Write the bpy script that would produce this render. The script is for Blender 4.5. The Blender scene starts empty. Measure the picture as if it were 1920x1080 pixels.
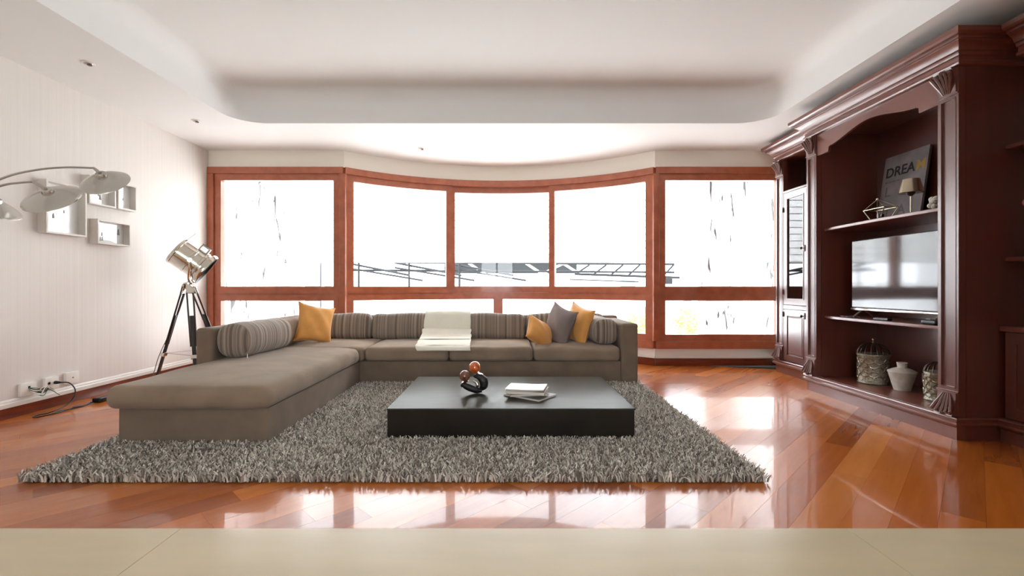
import bpy, bmesh, math, random
import numpy as np
from mathutils import Vector, Matrix

# ------------------------------------------------------------------ camera, light, exposure
S = bpy.context.scene
COL = S.collection
H = 1.05                                   # eye height above the timber floor
cam_d = bpy.data.cameras.new('camera'); cam = bpy.data.objects.new('camera', cam_d); COL.objects.link(cam)
cam.location = (0, 0, H); cam.rotation_euler = (math.radians(90), 0, 0)
cam_d.sensor_width = 36; cam_d.lens = 885 / 1920 * 36
cam_d.shift_x = 10 / 1920; cam_d.shift_y = -2 / 1920
cam_d.clip_start = 0.05; cam_d.clip_end = 300
S.camera = cam

W = bpy.data.worlds.new('overcast_sky'); S.world = W; W.use_nodes = True
wn = W.node_tree; bg = wn.nodes['Background']
bg.inputs[0].default_value = (0.93, 0.985, 1.05, 1); bg.inputs[1].default_value = 7.7

S.view_settings.view_transform = 'Standard'; S.view_settings.look = 'None'
S.view_settings.gamma = 1; S.view_settings.use_curve_mapping = False
S.view_settings.exposure = 0.95
S.cycles.max_bounces = 9; S.cycles.diffuse_bounces = 5; S.cycles.glossy_bounces = 4
S.cycles.transparent_max_bounces = 12; S.cycles.sample_clamp_indirect = 8
S.cycles.use_denoising = True

# light portals in the window openings: they emit nothing, they only guide the sky sampling
def portal(loc, sx, sy, rotx):
    d = bpy.data.lights.new('window_portal', 'AREA'); d.shape = 'RECTANGLE'; d.size = sx; d.size_y = sy; d.cycles.is_portal = True
    o = bpy.data.objects.new('window_portal', d); COL.objects.link(o); o.location = loc; o.rotation_euler = (rotx, 0, 0)
portal((-.1, 6.46, 1.45), 7.8, 2.3, math.radians(-90))
portal((-.1, 7.40, 1.45), 4.6, 2.3, math.radians(-90))
portal((0, -4.3, 1.55), 2.6, 1.6, math.radians(90))

R = random.Random(7)
# ------------------------------------------------------------------ key dimensions
XL, XR, YB, ZC = -3.98, 3.78, 6.30, 2.87        # left wall, right wall, back wall, soffit
BX0, BX1, SAG = -2.171, 1.979, 0.82             # bay chord and depth
BCX = (BX0 + BX1) / 2; BHW = (BX1 - BX0) / 2
BR = (BHW ** 2 + SAG ** 2) / (2 * SAG); BCY = YB + SAG - BR
YM, ZM = 1.81, 0.12                             # marble step edge and height
YREAR = -4.2

# ------------------------------------------------------------------ materials
def lin(c):
    return tuple(((v / 255) / 12.92 if v / 255 <= 0.04045 else ((v / 255 + 0.055) / 1.055) ** 2.4) for v in c)

def mat(name, rgb, rough=0.5, metal=0.0, spec=0.5, coat=0.0, coat_r=0.05, sheen=0.0, trans=0.0, emit=0.0, var=0.0, vscale=6.0, bump=0.0, bscale=40.0, stretch=(1, 1, 1)):
    m = bpy.data.materials.new(name); m.use_nodes = True
    nt = m.node_tree; p = nt.nodes['Principled BSDF']
    c = lin(rgb)
    p.inputs['Base Color'].default_value = (*c, 1)
    p.inputs['Roughness'].default_value = rough; p.inputs['Metallic'].default_value = metal
    p.inputs['Specular IOR Level'].default_value = spec
    p.inputs['Coat Weight'].default_value = coat; p.inputs['Coat Roughness'].default_value = coat_r
    p.inputs['Sheen Weight'].default_value = sheen; p.inputs['Sheen Roughness'].default_value = 0.45
    p.inputs['Transmission Weight'].default_value = trans
    if emit: p.inputs['Emission Color'].default_value = (*c, 1); p.inputs['Emission Strength'].default_value = emit
    if var or bump:
        tc = nt.nodes.new('ShaderNodeTexCoord'); mp = nt.nodes.new('ShaderNodeMapping')
        mp.inputs['Scale'].default_value = stretch
        nt.links.new(tc.outputs['Object'], mp.inputs[0])
    if var:
        n = nt.nodes.new('ShaderNodeTexNoise'); n.inputs['Scale'].default_value = vscale; n.inputs['Detail'].default_value = 5
        nt.links.new(mp.outputs[0], n.inputs['Vector'])
        r = nt.nodes.new('ShaderNodeValToRGB')
        r.color_ramp.elements[0].position = 0.3; r.color_ramp.elements[1].position = 0.7
        r.color_ramp.elements[0].color = (*[v * (1 - var) for v in c], 1)
        r.color_ramp.elements[1].color = (*[min(1, v * (1 + var)) for v in c], 1)
        nt.links.new(n.outputs[0], r.inputs[0]); nt.links.new(r.outputs[0], p.inputs['Base Color'])
    if bump:
        n2 = nt.nodes.new('ShaderNodeTexNoise'); n2.inputs['Scale'].default_value = bscale; n2.inputs['Detail'].default_value = 4
        nt.links.new(mp.outputs[0], n2.inputs['Vector'])
        b = nt.nodes.new('ShaderNodeBump'); b.inputs['Strength'].default_value = bump; b.inputs['Distance'].default_value = 0.01
        nt.links.new(n2.outputs[0], b.inputs['Height']); nt.links.new(b.outputs[0], p.inputs['Normal'])
    return m

def wood(name, c1, c2, scale=(30, 30, 2), rough=0.3, coat=0.3, coat_r=0.08, rand=0.0, rot=0.0, ramp=None, spec=0.5):
    m = bpy.data.materials.new(name); m.use_nodes = True
    nt = m.node_tree; p = nt.nodes['Principled BSDF']; L = nt.links.new
    tc = nt.nodes.new('ShaderNodeTexCoord'); mp0 = nt.nodes.new('ShaderNodeMapping'); mp = nt.nodes.new('ShaderNodeMapping')
    mp0.inputs['Rotation'].default_value = (0, 0, rot); mp.inputs['Scale'].default_value = scale
    L(tc.outputs['Object'], mp0.inputs[0]); L(mp0.outputs[0], mp.inputs[0])
    n = nt.nodes.new('ShaderNodeTexNoise'); n.noise_dimensions = '4D'; n.inputs['Scale'].default_value = 1; n.inputs['Detail'].default_value = 4; n.inputs['Roughness'].default_value = 0.5
    n.inputs['Distortion'].default_value = 0.6
    L(mp.outputs[0], n.inputs['Vector'])
    r = nt.nodes.new('ShaderNodeValToRGB'); e = r.color_ramp.elements
    e[0].position = 0.3; e[1].position = 0.72; e[0].color = (*lin(c1), 1); e[1].color = (*lin(c2), 1)
    L(n.outputs[0], r.inputs[0]); out = r.outputs[0]
    if rand:
        oi = nt.nodes.new('ShaderNodeObjectInfo')
        mu = nt.nodes.new('ShaderNodeMath'); mu.operation = 'MULTIPLY'; mu.inputs[1].default_value = 40
        L(oi.outputs['Random'], mu.inputs[0]); L(mu.outputs[0], n.inputs['W'])
        r2 = nt.nodes.new('ShaderNodeValToRGB'); r2.color_ramp.interpolation = 'LINEAR'
        el = r2.color_ramp.elements
        while len(el) > 1: el.remove(el[-1])
        for i, (pos, c) in enumerate(ramp):
            k = el[0] if i == 0 else el.new(pos)
            k.position = pos; k.color = (*lin(c), 1)
        L(oi.outputs['Random'], r2.inputs[0])
        mx = nt.nodes.new('ShaderNodeMix'); mx.data_type = 'RGBA'; mx.blend_type = 'MIX'; mx.inputs[0].default_value = rand
        L(out, mx.inputs[6]); L(r2.outputs[0], mx.inputs[7]); out = mx.outputs[2]
    L(out, p.inputs['Base Color'])
    p.inputs['Roughness'].default_value = rough; p.inputs['Coat Weight'].default_value = coat; p.inputs['Coat Roughness'].default_value = coat_r
    p.inputs['Specular IOR Level'].default_value = spec
    if coat >= 1: p.inputs['Coat IOR'].default_value = 1.7
    return m

def stripe(name, cols, axis, scale, rough=0.9):
    m = bpy.data.materials.new(name); m.use_nodes = True
    nt = m.node_tree; p = nt.nodes['Principled BSDF']; L = nt.links.new
    tc = nt.nodes.new('ShaderNodeTexCoord'); sx = nt.nodes.new('ShaderNodeSeparateXYZ'); L(tc.outputs['Object'], sx.inputs[0])
    n = nt.nodes.new('ShaderNodeTexNoise'); n.noise_dimensions = '1D'; n.inputs['Scale'].default_value = scale; n.inputs['Detail'].default_value = 3
    L(sx.outputs['XYZ'.index(axis)], n.inputs['W'])
    r = nt.nodes.new('ShaderNodeValToRGB'); e = r.color_ramp.elements
    e[0].position = 0.36; e[1].position = 0.64; e[0].color = (*lin(cols[0]), 1); e[1].color = (*lin(cols[1]), 1)
    L(n.outputs[0], r.inputs[0]); L(r.outputs[0], p.inputs['Base Color'])
    p.inputs['Roughness'].default_value = rough; p.inputs['Sheen Weight'].default_value = 0.2
    b = nt.nodes.new('ShaderNodeBump'); b.inputs['Strength'].default_value = 0.25; b.inputs['Distance'].default_value = 0.006
    L(n.outputs[0], b.inputs['Height']); L(b.outputs[0], p.inputs['Normal'])
    return m

def glass_pane(name, tint=(1, 1, 1), refl=1.0):
    m = bpy.data.materials.new(name); m.use_nodes = True
    nt = m.node_tree; nt.nodes.clear(); L = nt.links.new
    o = nt.nodes.new('ShaderNodeOutputMaterial'); mx = nt.nodes.new('ShaderNodeMixShader')
    t = nt.nodes.new('ShaderNodeBsdfTransparent'); t.inputs[0].default_value = (*tint, 1)
    g = nt.nodes.new('ShaderNodeBsdfGlossy'); g.inputs['Roughness'].default_value = 0.02
    f = nt.nodes.new('ShaderNodeFresnel'); f.inputs['IOR'].default_value = 1.45 if refl <= 1 else refl
    ge = nt.nodes.new('ShaderNodeNewGeometry'); k = nt.nodes.new('ShaderNodeMath'); k.operation = 'SUBTRACT'; k.inputs[0].default_value = 1
    mu = nt.nodes.new('ShaderNodeMath'); mu.operation = 'MULTIPLY'      # only the outer face of the thin pane reflects (no trapped light inside it)
    L(ge.outputs['Backfacing'], k.inputs[1]); L(k.outputs[0], mu.inputs[0]); L(f.outputs[0], mu.inputs[1])
    L(mu.outputs[0], mx.inputs[0]); L(t.outputs[0], mx.inputs[1]); L(g.outputs[0], mx.inputs[2]); L(mx.outputs[0], o.inputs[0])
    return m

def translucent(name, rgb, f=0.5, sheer=0.0):
    m = bpy.data.materials.new(name); m.use_nodes = True
    nt = m.node_tree; nt.nodes.clear(); L = nt.links.new
    o = nt.nodes.new('ShaderNodeOutputMaterial'); mx = nt.nodes.new('ShaderNodeMixShader'); mx.inputs[0].default_value = f
    d = nt.nodes.new('ShaderNodeBsdfDiffuse'); t = nt.nodes.new('ShaderNodeBsdfTranslucent')
    d.inputs[0].default_value = (*lin(rgb), 1); t.inputs[0].default_value = (*lin(rgb), 1)
    L(d.outputs[0], mx.inputs[1]); L(t.outputs[0], mx.inputs[2]); L(mx.outputs[0], o.inputs[0])
    if sheer:
        m2 = nt.nodes.new('ShaderNodeMixShader'); m2.inputs[0].default_value = sheer; tr = nt.nodes.new('ShaderNodeBsdfTransparent')
        L(mx.outputs[0], m2.inputs[1]); L(tr.outputs[0], m2.inputs[2]); L(m2.outputs[0], o.inputs[0])
    return m

def wallpaper(name, c1, c2):
    m = stripe(name, (c1, c2), 'Y', 28, 0.75); return m

M = {}
M['wallpaper'] = wallpaper('striped_wallpaper', (224, 218, 212), (227, 221, 215))
M['plaster'] = mat('white_plaster', (238, 238, 237), 0.9)
M['cream'] = mat('cream_plaster', (240, 234, 222), 0.85)
M['white_paint'] = mat('white_gloss_paint', (232, 228, 220), 0.35)
M['frame'] = wood('window_timber', (158, 86, 58), (180, 104, 72), (8, 8, 8), 0.32, 0.25)
M['base_wood'] = wood('skirting_timber', (92, 36, 20), (126, 54, 30), (4, 4, 30), 0.25, 0.4)
M['mahog'] = wood('mahogany', (88, 39, 26), (98, 46, 32), (14, 14, 1.0), 0.42, 1.0, 0.28)
M['mahog_h'] = wood('mahogany_lengthwise', (106, 49, 33), (116, 56, 39), (14, 1.0, 14), 0.42, 1.0, 0.28)
M['floor'] = wood('jatoba_boards', (168, 88, 30), (200, 114, 46), (26, 2.0, 26), 0.26, 0.36, 0.03, spec=0.25, rand=0.6, rot=math.radians(45),
                  ramp=[(0.0, (116, 50, 18)), (0.25, (186, 98, 34)), (0.5, (214, 128, 54)), (0.75, (146, 68, 24)), (1.0, (226, 146, 72))])
M['subfloor'] = mat('subfloor', (50, 24, 12), 0.7)
M['marble'] = mat('cream_marble', (200, 184, 152), 0.28, var=0.06, vscale=2.2, stretch=(0.7, 3.5, 3), coat=0.15)
M['glass'] = glass_pane('window_glass')
M['cab_glass'] = glass_pane('cabinet_glass', (0.55, 0.56, 0.55), 1.9)
M['suede'] = mat('taupe_suede', (142, 124, 106), 0.95, sheen=0.15, var=0.17, vscale=3.6, bump=0.12, bscale=9, spec=0.2)
M['suede_base'] = mat('taupe_suede_base', (126, 110, 94), 0.95, sheen=0.12, var=0.10, vscale=6, bump=0.08, bscale=12, spec=0.2)
M['stripe_x'] = stripe('striped_weave_x', ((108, 94, 82), (158, 144, 130)), 'X', 34)
M['stripe_y'] = stripe('striped_weave_y', ((108, 94, 82), (158, 144, 130)), 'Y', 34)
M['orange'] = mat('ochre_velvet', (224, 162, 90), 0.85, sheen=0.4, var=0.12, vscale=5, spec=0.2)
M['grey_fab'] = mat('mauve_grey_linen', (134, 121, 117), 0.95, var=0.08, vscale=8, spec=0.2)
M['throw'] = mat('ivory_throw', (232, 228, 214), 0.95, var=0.03, vscale=9, bump=0.35, bscale=26, spec=0.2)
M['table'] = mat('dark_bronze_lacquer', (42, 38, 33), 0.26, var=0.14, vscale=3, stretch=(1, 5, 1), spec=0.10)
M['table_top'] = mat('bronze_lacquer_sheen', (66, 62, 54), 0.30, 0.0, var=0.14, vscale=3, stretch=(1, 5, 1), spec=0.055)  # table lacquer lightened: window reflection on the top put into the colour
M['rug_base'] = mat('rug_backing', (92, 87, 80), 1.0)
M['rug'] = [mat('rug_pile_dark', (142, 134, 125), 0.95, spec=0.2), mat('rug_pile_mid', (202, 194, 183), 0.9, spec=0.3), mat('rug_pile_light', (232, 226, 216), 0.85, spec=0.3)]
M['chrome'] = mat('polished_nickel', (214, 208, 198), 0.12, 1.0)
M['satin'] = mat('satin_nickel', (176, 172, 164), 0.30, 1.0)
M['shade_grey'] = mat('pearl_grey_enamel', (196, 193, 186), 0.26, 0.85)
M['black'] = mat('black_plastic', (16, 15, 15), 0.35)
M['black_wood'] = mat('ebonised_wood', (34, 26, 22), 0.35, coat=0.2)
M['tvglass'] = mat('tv_screen', (40, 40, 42), 0.07, spec=0.5, coat=0.5, coat_r=0.05)
M['white_pl'] = mat('white_plastic', (240, 237, 230), 0.3)
M['silver_fil'] = mat('antique_silver', (150, 144, 130), 0.42, 0.75, var=0.35, vscale=60, bump=0.6, bscale=70)
M['dark_metal'] = mat('bronze_wire', (70, 58, 50), 0.35, 0.8)
M['ceramic'] = mat('crackled_white_ceramic', (206, 200, 190), 0.6, var=0.14, vscale=22, bump=0.25, bscale=45)
M['sign'] = mat('weathered_slate_board', (128, 122, 124), 0.7, var=0.18, vscale=9)
M['ink'] = mat('faded_dark_ink', (44, 38, 40), 0.8)
M['ink2'] = mat('ghost_grey_ink', (104, 98, 102), 0.8)
M['ink3'] = mat('yellow_ink', (172, 140, 70), 0.8)
M['champ'] = mat('champagne_metal', (188, 176, 154), 0.25, 0.9)
M['black_st'] = mat('matt_black_stone', (26, 27, 25), 0.45)
M['amber'] = mat('amber_marble', (196, 96, 40), 0.12, coat=0.8, var=0.45, vscale=38, spec=0.6)
M['brown_mb'] = mat('brown_marble', (124, 76, 58), 0.12, coat=0.8, var=0.5, vscale=42, spec=0.6)
M['paper'] = mat('magazine_paper', (224, 220, 210), 0.5)
M['paper_w'] = mat('white_cover', (238, 234, 226), 0.28, var=0.03, vscale=8, coat=0.2)
M['paper_g'] = mat('grey_cover', (104, 98, 92), 0.3, var=0.25, vscale=14)
M['paper_t'] = mat('taupe_cover', (152, 140, 126), 0.3, var=0.25, vscale=16)
M['pframe'] = mat('pale_grey_frame', (214, 207, 199), 0.4)
M['pmat'] = mat('photo_white', (240, 239, 235), 0.5)
M['pmirror'] = mat('photo_glazing', (232, 233, 232), 0.06, spec=1.0, coat=1.0, var=0.03, vscale=8)
M['pdark'] = mat('photo_dark_tone', (120, 118, 116), 0.4)
M['green'] = mat('green_wire', (60, 110, 84), 0.5)
M['pink'] = mat('rose_ceramic', (206, 110, 118), 0.3)
M['stucco0'] = mat('rough_white_stucco', (236, 235, 231), 0.95, var=0.05, vscale=5, stretch=(5, 5, .7), bump=1.0, bscale=7)
def stucco():
    m = M['stucco0']; nt = m.node_tree; p = nt.nodes['Principled BSDF']; L = nt.links.new
    tc = nt.nodes.new('ShaderNodeTexCoord'); mp = nt.nodes.new('ShaderNodeMapping'); mp.inputs['Scale'].default_value = (9, 9, 1.6); L(tc.outputs['Object'], mp.inputs[0])
    n = nt.nodes.new('ShaderNodeTexNoise'); n.inputs['Scale'].default_value = 1.6; n.inputs['Detail'].default_value = 6; n.inputs['Distortion'].default_value = .8; L(mp.outputs[0], n.inputs['Vector'])
    r = nt.nodes.new('ShaderNodeValToRGB'); e = r.color_ramp.elements
    e[0].position = .345; e[0].color = (.05, .05, .05, 1); e[1].position = .41; e[1].color = (.82, .82, .80, 1); L(n.outputs[0], r.inputs[0]); L(r.outputs[0], p.inputs['Base Color'])
    return m
M['stucco'] = stucco()
M['canopy'] = translucent('light_passing_ceiling', (242, 242, 240), 0.55, 0.55)  # solid terrace ceiling, made see-through to let skylight into the room
M['blind'] = translucent('white_blind_slat', (238, 238, 234), 0.5, 0.45)
M['ext_white'] = mat('exterior_white', (236, 236, 236), 0.9)
M['ext_floor'] = mat('terrace_pavers', (226, 223, 217), 0.9)
M['steel'] = mat('grey_steel', (20, 21, 22), 0.7, spec=0.2)
M['steel_roof'] = mat('grey_roof_sheet', (26, 28, 28), 0.8, spec=0.2)
M['ext_win'] = mat('pale_blue_glazing', (96, 112, 122), 0.3, spec=0.3)
M['pale_grey'] = mat('pale_grey_render', (104, 104, 108), 0.9)
M['leaf'] = mat('pale_leaves', (150, 176, 84), 0.7, var=0.2, vscale=10)
M['bark'] = mat('bark', (110, 92, 72), 0.9)

# ------------------------------------------------------------------ geometry helpers
class G:
    def __init__(s): s.bm = bmesh.new()
    def faces(s, vs, fs):
        v = [s.bm.verts.new(p) for p in vs]
        for f in fs:
            try: s.bm.faces.new([v[i] for i in f])
            except ValueError: pass
        return v
    def box(s, x0, x1, y0, y1, z0, z1, rot=None):
        vs = [(x, y, z) for x in (x0, x1) for y in (y0, y1) for z in (z0, z1)]
        if rot is not None: vs = [tuple(rot @ Vector(p)) for p in vs]
        s.faces(vs, [(0, 1, 3, 2), (4, 6, 7, 5), (0, 4, 5, 1), (2, 3, 7, 6), (0, 2, 6, 4), (1, 5, 7, 3)]); return s
    def prism(s, poly, axis, a, b):
        def P(u, v, w): return {'z': (u, v, w), 'x': (w, u, v), 'y': (u, w, v)}[axis]
        n = len(poly); vs = [P(u, v, a) for u, v in poly] + [P(u, v, b) for u, v in poly]
        s.faces(vs, [tuple(range(n)), tuple(range(2 * n - 1, n - 1, -1))] + [(i, (i + 1) % n, n + (i + 1) % n, n + i) for i in range(n)]); return s
    def tube(s, pts, r, n=8, cap=True):
        pts = [Vector(p) for p in pts]; m = len(pts)
        rs = r if isinstance(r, (list, tuple)) else [r] * m
        t = [(pts[min(i + 1, m - 1)] - pts[max(i - 1, 0)]).normalized() for i in range(m)]
        up = Vector((0, 0, 1)) if abs(t[0].z) < 0.9 else Vector((1, 0, 0))
        u = (up - t[0] * up.dot(t[0])).normalized(); vs = []
        for i in range(m):
            u = (u - t[i] * u.dot(t[i])).normalized(); w = t[i].cross(u)
            for k in range(n):
                a = 2 * math.pi * k / n
                vs.append(pts[i] + (u * math.cos(a) + w * math.sin(a)) * rs[i])
        fs = [(i * n + k, i * n + (k + 1) % n, (i + 1) * n + (k + 1) % n, (i + 1) * n + k) for i in range(m - 1) for k in range(n)]
        if cap: fs += [tuple(range(n - 1, -1, -1)), tuple((m - 1) * n + k for k in range(n))]
        s.faces(vs, fs); return s
    def lathe(s, prof, c=(0, 0, 0), n=28, mtx=None):
        vs, fs = [], []; m = len(prof)
        for r, z in prof:
            for k in range(n):
                a = 2 * math.pi * k / n; p = Vector((r * math.cos(a), r * math.sin(a), z))
                if mtx is not None: p = mtx @ p
                vs.append(p + Vector(c))
        for i in range(m - 1):
            for k in range(n): fs.append((i * n + k, i * n + (k + 1) % n, (i + 1) * n + (k + 1) % n, (i + 1) * n + k))
        if prof[0][0] > 1e-5: fs.append(tuple(range(n - 1, -1, -1)))
        if prof[-1][0] > 1e-5: fs.append(tuple((m - 1) * n + k for k in range(n)))
        s.faces(vs, fs); bmesh.ops.remove_doubles(s.bm, verts=s.bm.verts, dist=1e-5); return s
    def ball(s, c, r, sc=(1, 1, 1), u=16, v=10, mtx=None):
        vs0 = len(s.bm.verts)
        mm = Matrix.Translation(c) @ (mtx if mtx is not None else Matrix()) @ Matrix.Diagonal((*sc, 1))
        bmesh.ops.create_uvsphere(s.bm, u_segments=u, v_segments=v, radius=r, matrix=mm); return s
    def rbox(s, c, size, r, fn=None, n=9, mtx=None):
        """rounded soft box: centre, size, edge radius; fn(p) edits the local point"""
        hx, hy, hz = [v / 2 for v in size]
        def ax(h):
            rr = min(r, h * 0.999)
            e = [-h + rr * (1 - math.cos(t)) * 1.0 for t in np.linspace(0, math.pi / 2, 5)]
            mid = list(np.linspace(-h + rr, h - rr, max(2, int(n * (h / max(hx, hy, hz))) + 2)))
            return sorted(set([round(v, 5) for v in e + mid + [-q for q in e]]))
        A = [ax(hx), ax(hy), ax(hz)]; hs = (hx, hy, hz); cache = {}
        def V(p):
            k = tuple(round(q, 5) for q in p)
            if k in cache: return cache[k]
            inner = Vector([max(-h + min(r, h * .999), min(h - min(r, h * .999), q)) for q, h in zip(p, hs)])
            d = Vector(p) - inner
            q = inner + (d.normalized() * r if d.length > 1e-9 else d)
            if d.length > 1e-9 and min(hs) < r: q = inner + Vector([dd / dd_len * r for dd, dd_len in zip(d, [d.length] * 3)])
            if fn: q = Vector(fn(q))
            if mtx is not None: q = mtx @ q
            cache[k] = s.bm.verts.new(q + Vector(c)); return cache[k]
        for a in range(3):
            b, d = (a + 1) % 3, (a + 2) % 3
            for sg in (-1, 1):
                for i in range(len(A[b]) - 1):
                    for j in range(len(A[d]) - 1):
                        q = []
                        for (bi, di) in ((i, j), (i + 1, j), (i + 1, j + 1), (i, j + 1)):
                            p = [0, 0, 0]; p[a] = sg * hs[a]; p[b] = A[b][bi]; p[d] = A[d][di]; q.append(V(p))
                        if len(set(q)) == 4:
                            try: s.bm.faces.new(q if sg > 0 else q[::-1])
                            except ValueError: pass
        return s
    def ribbon(s, path, z0, z1, d0, d1):
        """solid strip along a list of ((x,y),(nx,ny)), between offsets d0 and d1"""
        vs, fs = [], []
        for (p, nn) in path:
            for d, z in ((d0, z0), (d1, z0), (d1, z1), (d0, z1)): vs.append((p[0] + nn[0] * d, p[1] + nn[1] * d, z))
        for i in range(len(path) - 1):
            for k in range(4): fs.append((i * 4 + k, i * 4 + (k + 1) % 4, i * 4 + 4 + (k + 1) % 4, i * 4 + 4 + k))
        e = (len(path) - 1) * 4
        fs += [(3, 2, 1, 0), (e, e + 1, e + 2, e + 3)]
        s.faces(vs, fs); return s
    def sweep(s, path, prof):
        """mitred moulding: open 2-D path, closed profile of (outward offset, z)"""
        P = [Vector(p) for p in path]; m = len(P); vs, fs = [], []; k = len(prof)
        ns = []
        for i in range(m - 1):
            d = (P[i + 1] - P[i]).normalized(); ns.append(Vector((d.y, -d.x)))
        for i in range(m):
            if i == 0: mi = ns[0]
            elif i == m - 1: mi = ns[-1]
            else:
                a, b = ns[i - 1], ns[i]; mi = (a + b) / (1 + a.dot(b))
            for o, z in prof: vs.append((P[i].x + mi.x * o, P[i].y + mi.y * o, z))
        for i in range(m - 1):
            for j in range(k): fs.append((i * k + j, i * k + (j + 1) % k, (i + 1) * k + (j + 1) % k, (i + 1) * k + j))
        fs += [tuple(range(k - 1, -1, -1)), tuple((m - 1) * k + j for j in range(k))]
        s.faces(vs, fs); return s

def put(o, parent=None):
    COL.objects.link(o)
    if parent is not None:
        o.parent = parent
        # meshes are written in world coordinates; only a top-level Empty is off the origin
        o.matrix_parent_inverse = Matrix.Translation(-parent.location)
    return o

def obj(name, g, m, parent=None, bevel=0.0, seg=2, smooth=38, **props):
    bm = g.bm
    bmesh.ops.recalc_face_normals(bm, faces=bm.faces)
    if bevel:
        ed = [e for e in bm.edges if len(e.link_faces) == 2 and e.calc_face_angle(0) > 0.5]
        bmesh.ops.bevel(bm, geom=ed, offset=bevel, segments=seg, affect='EDGES', profile=0.7, clamp_overlap=True)
    me = bpy.data.meshes.new(name); bm.to_mesh(me); bm.free()
    for mm in (m if isinstance(m, list) else [m]): me.materials.append(mm)
    if smooth:
        me.shade_smooth(); me.set_sharp_from_angle(angle=math.radians(smooth))
    o = bpy.data.objects.new(name, me)
    for k, v in props.items(): o[k] = v
    return put(o, parent)

def tag(o, label, cat, group=None):
    o['label'] = label; o['category'] = cat
    if group: o['group'] = group
    return o

def thing(name, loc, label, cat, group=None):
    o = bpy.data.objects.new(name, None); o.location = loc; o.empty_display_size = 0.1
    COL.objects.link(o); return tag(o, label, cat, group)

def struct(o): o['kind'] = 'structure'; return o
def sroot(name, loc=(0, 0, 0)):
    o = bpy.data.objects.new(name, None); o.location = loc; COL.objects.link(o); return struct(o)

def bx(*a): return G().box(*a)

# ------------------------------------------------------------------ floor: diagonal boards
floor = struct(obj('floor', bx(XL - .15, XR + .15, YM - .02, YB + SAG + .05, -.12, -.019), M['subfloor'], smooth=0))
def arc_pt(x, d=0.0):
    th = math.asin(max(-1, min(1, (x - BCX) / BR)))
    n = (math.sin(th), math.cos(th)); return ((BCX + n[0] * BR, BCY + n[1] * BR), n)
def arc_path(x0, x1, n=14):
    t0, t1 = [math.asin(max(-1, min(1, (x - BCX) / BR))) for x in (x0, x1)]
    return [arc_pt(BCX + BR * math.sin(t0 + (t1 - t0) * i / n)) for i in range(n + 1)]
hull = [(XL, YM - .015), (XR, YM - .015), (XR, YB + .02)]
hull += [(BCX + BR * math.sin(t), BCY + BR * math.cos(t) + .02) for t in np.linspace(0.42, -0.42, 9)] + [(XL, YB + .02)]
def clip(poly):
    for i in range(len(hull)):
        a, b = hull[i], hull[(i + 1) % len(hull)]
        def side(p): return (b[0] - a[0]) * (p[1] - a[1]) - (b[1] - a[1]) * (p[0] - a[0])
        out = []
        for j in range(len(poly)):
            p, q = poly[j], poly[(j + 1) % len(poly)]; sp, sq = side(p), side(q)
            if sp >= 0: out.append(p)
            if sp * sq < 0:
                t = sp / (sp - sq); out.append((p[0] + (q[0] - p[0]) * t, p[1] + (q[1] - p[1]) * t))
        poly = out
        if len(poly) < 3: return []
    return poly
PWID, GAP = 0.152, 0.0003
e1, e2 = Vector((.7071068, .7071068)), Vector((-.7071068, .7071068))
v = -2.0
while v < 9.0:
    u = -4.0 + R.uniform(-1.2, 0)
    while u < 9.5:
        ln = R.choice((1.3, 1.7, 2.1, 2.5))
        c = [e1 * (u + GAP) + e2 * (v + GAP), e1 * (u + ln - GAP) + e2 * (v + GAP), e1 * (u + ln - GAP) + e2 * (v + PWID - GAP), e1 * (u + GAP) + e2 * (v + PWID - GAP)]
        q = clip([tuple(p) for p in c])
        if len(q) >= 3:
            ar = 0.5 * abs(sum(q[i][0] * q[(i + 1) % len(q)][1] - q[(i + 1) % len(q)][0] * q[i][1] for i in range(len(q))))
            if ar > 0.0015:
                g = G().prism(q, 'z', -.019, 0.0); obj('plank', g, M['floor'], floor, smooth=0)
        u += ln
    v += PWID
# raised marble landing in the foreground
land = struct(obj('floor_landing', bx(XL - .15, XR + .15, YREAR, YM - .01, -.12, ZM - .022), M['subfloor'], smooth=0))
xs = [XL - .1, -1.254, 1.31, XR + .1]; ys = [YREAR, -2.2, -.4, YM + .01]
for i in range(3):
    for j in range(3):
        obj('marble_slab', bx(xs[i] + .0008, xs[i + 1] - .0008, ys[j] + .0008, ys[j + 1] - .0008, ZM - .022, ZM), M['marble'], land, bevel=.002, smooth=0)
obj('step_riser', bx(XL, XR, YM - .012, YM - .004, 0, ZM - .022), M['marble'], land, smooth=0)

# ------------------------------------------------------------------ walls
struct(obj('wall_left', bx(XL - .15, XL, YREAR, YB + .12, -.1, ZC + .5), M['wallpaper'], smooth=0))
struct(obj('wall_right', bx(XR, XR + .15, YREAR, YB + .12, -.1, ZC + .5), M['cream'], smooth=0))
N0 = (0.0, 1.0)
Z_HEAD, Z_GT, Z_GB, Z_LT, Z_LB, Z_FB, Z_BB = H + 1.594, H + 1.42, H + .007, H - .185, H - .633, H - .822, H - .945
PL = [((XL, YB), N0), ((BX0, YB), N0)]; PR = [((BX1, YB), N0), ((XR, YB), N0)]; PA = arc_path(BX0, BX1, 40)
wb = sroot('wall_back', (0, YB, 0))
for P in (PL, PA, PR):
    obj('header', G().ribbon(P, Z_HEAD, ZC, 0, .14), M['cream'], wb)
    obj('sill_wall', G().ribbon(P, 0, Z_FB, 0, .14), M['white_paint'], wb)
bb = sroot('baseboard_back', (0, YB, 0))
for P in (PL, PA, PR):
    obj('wood_strip', G().ribbon(P, 0, .098, -.018, -.001), M['base_wood'], bb, bevel=.003)
    obj('white_moulding', G().ribbon(P, .1, .125, -.014, -.001), M['white_paint'], bb, bevel=.004)
bl = sroot('baseboard_left', (XL, 3, 0))
obj('wood_strip', bx(XL + .001, XL + .02, YM - .0, YB - .02, 0, .085), M['base_wood'], bl, bevel=.003)
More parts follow.
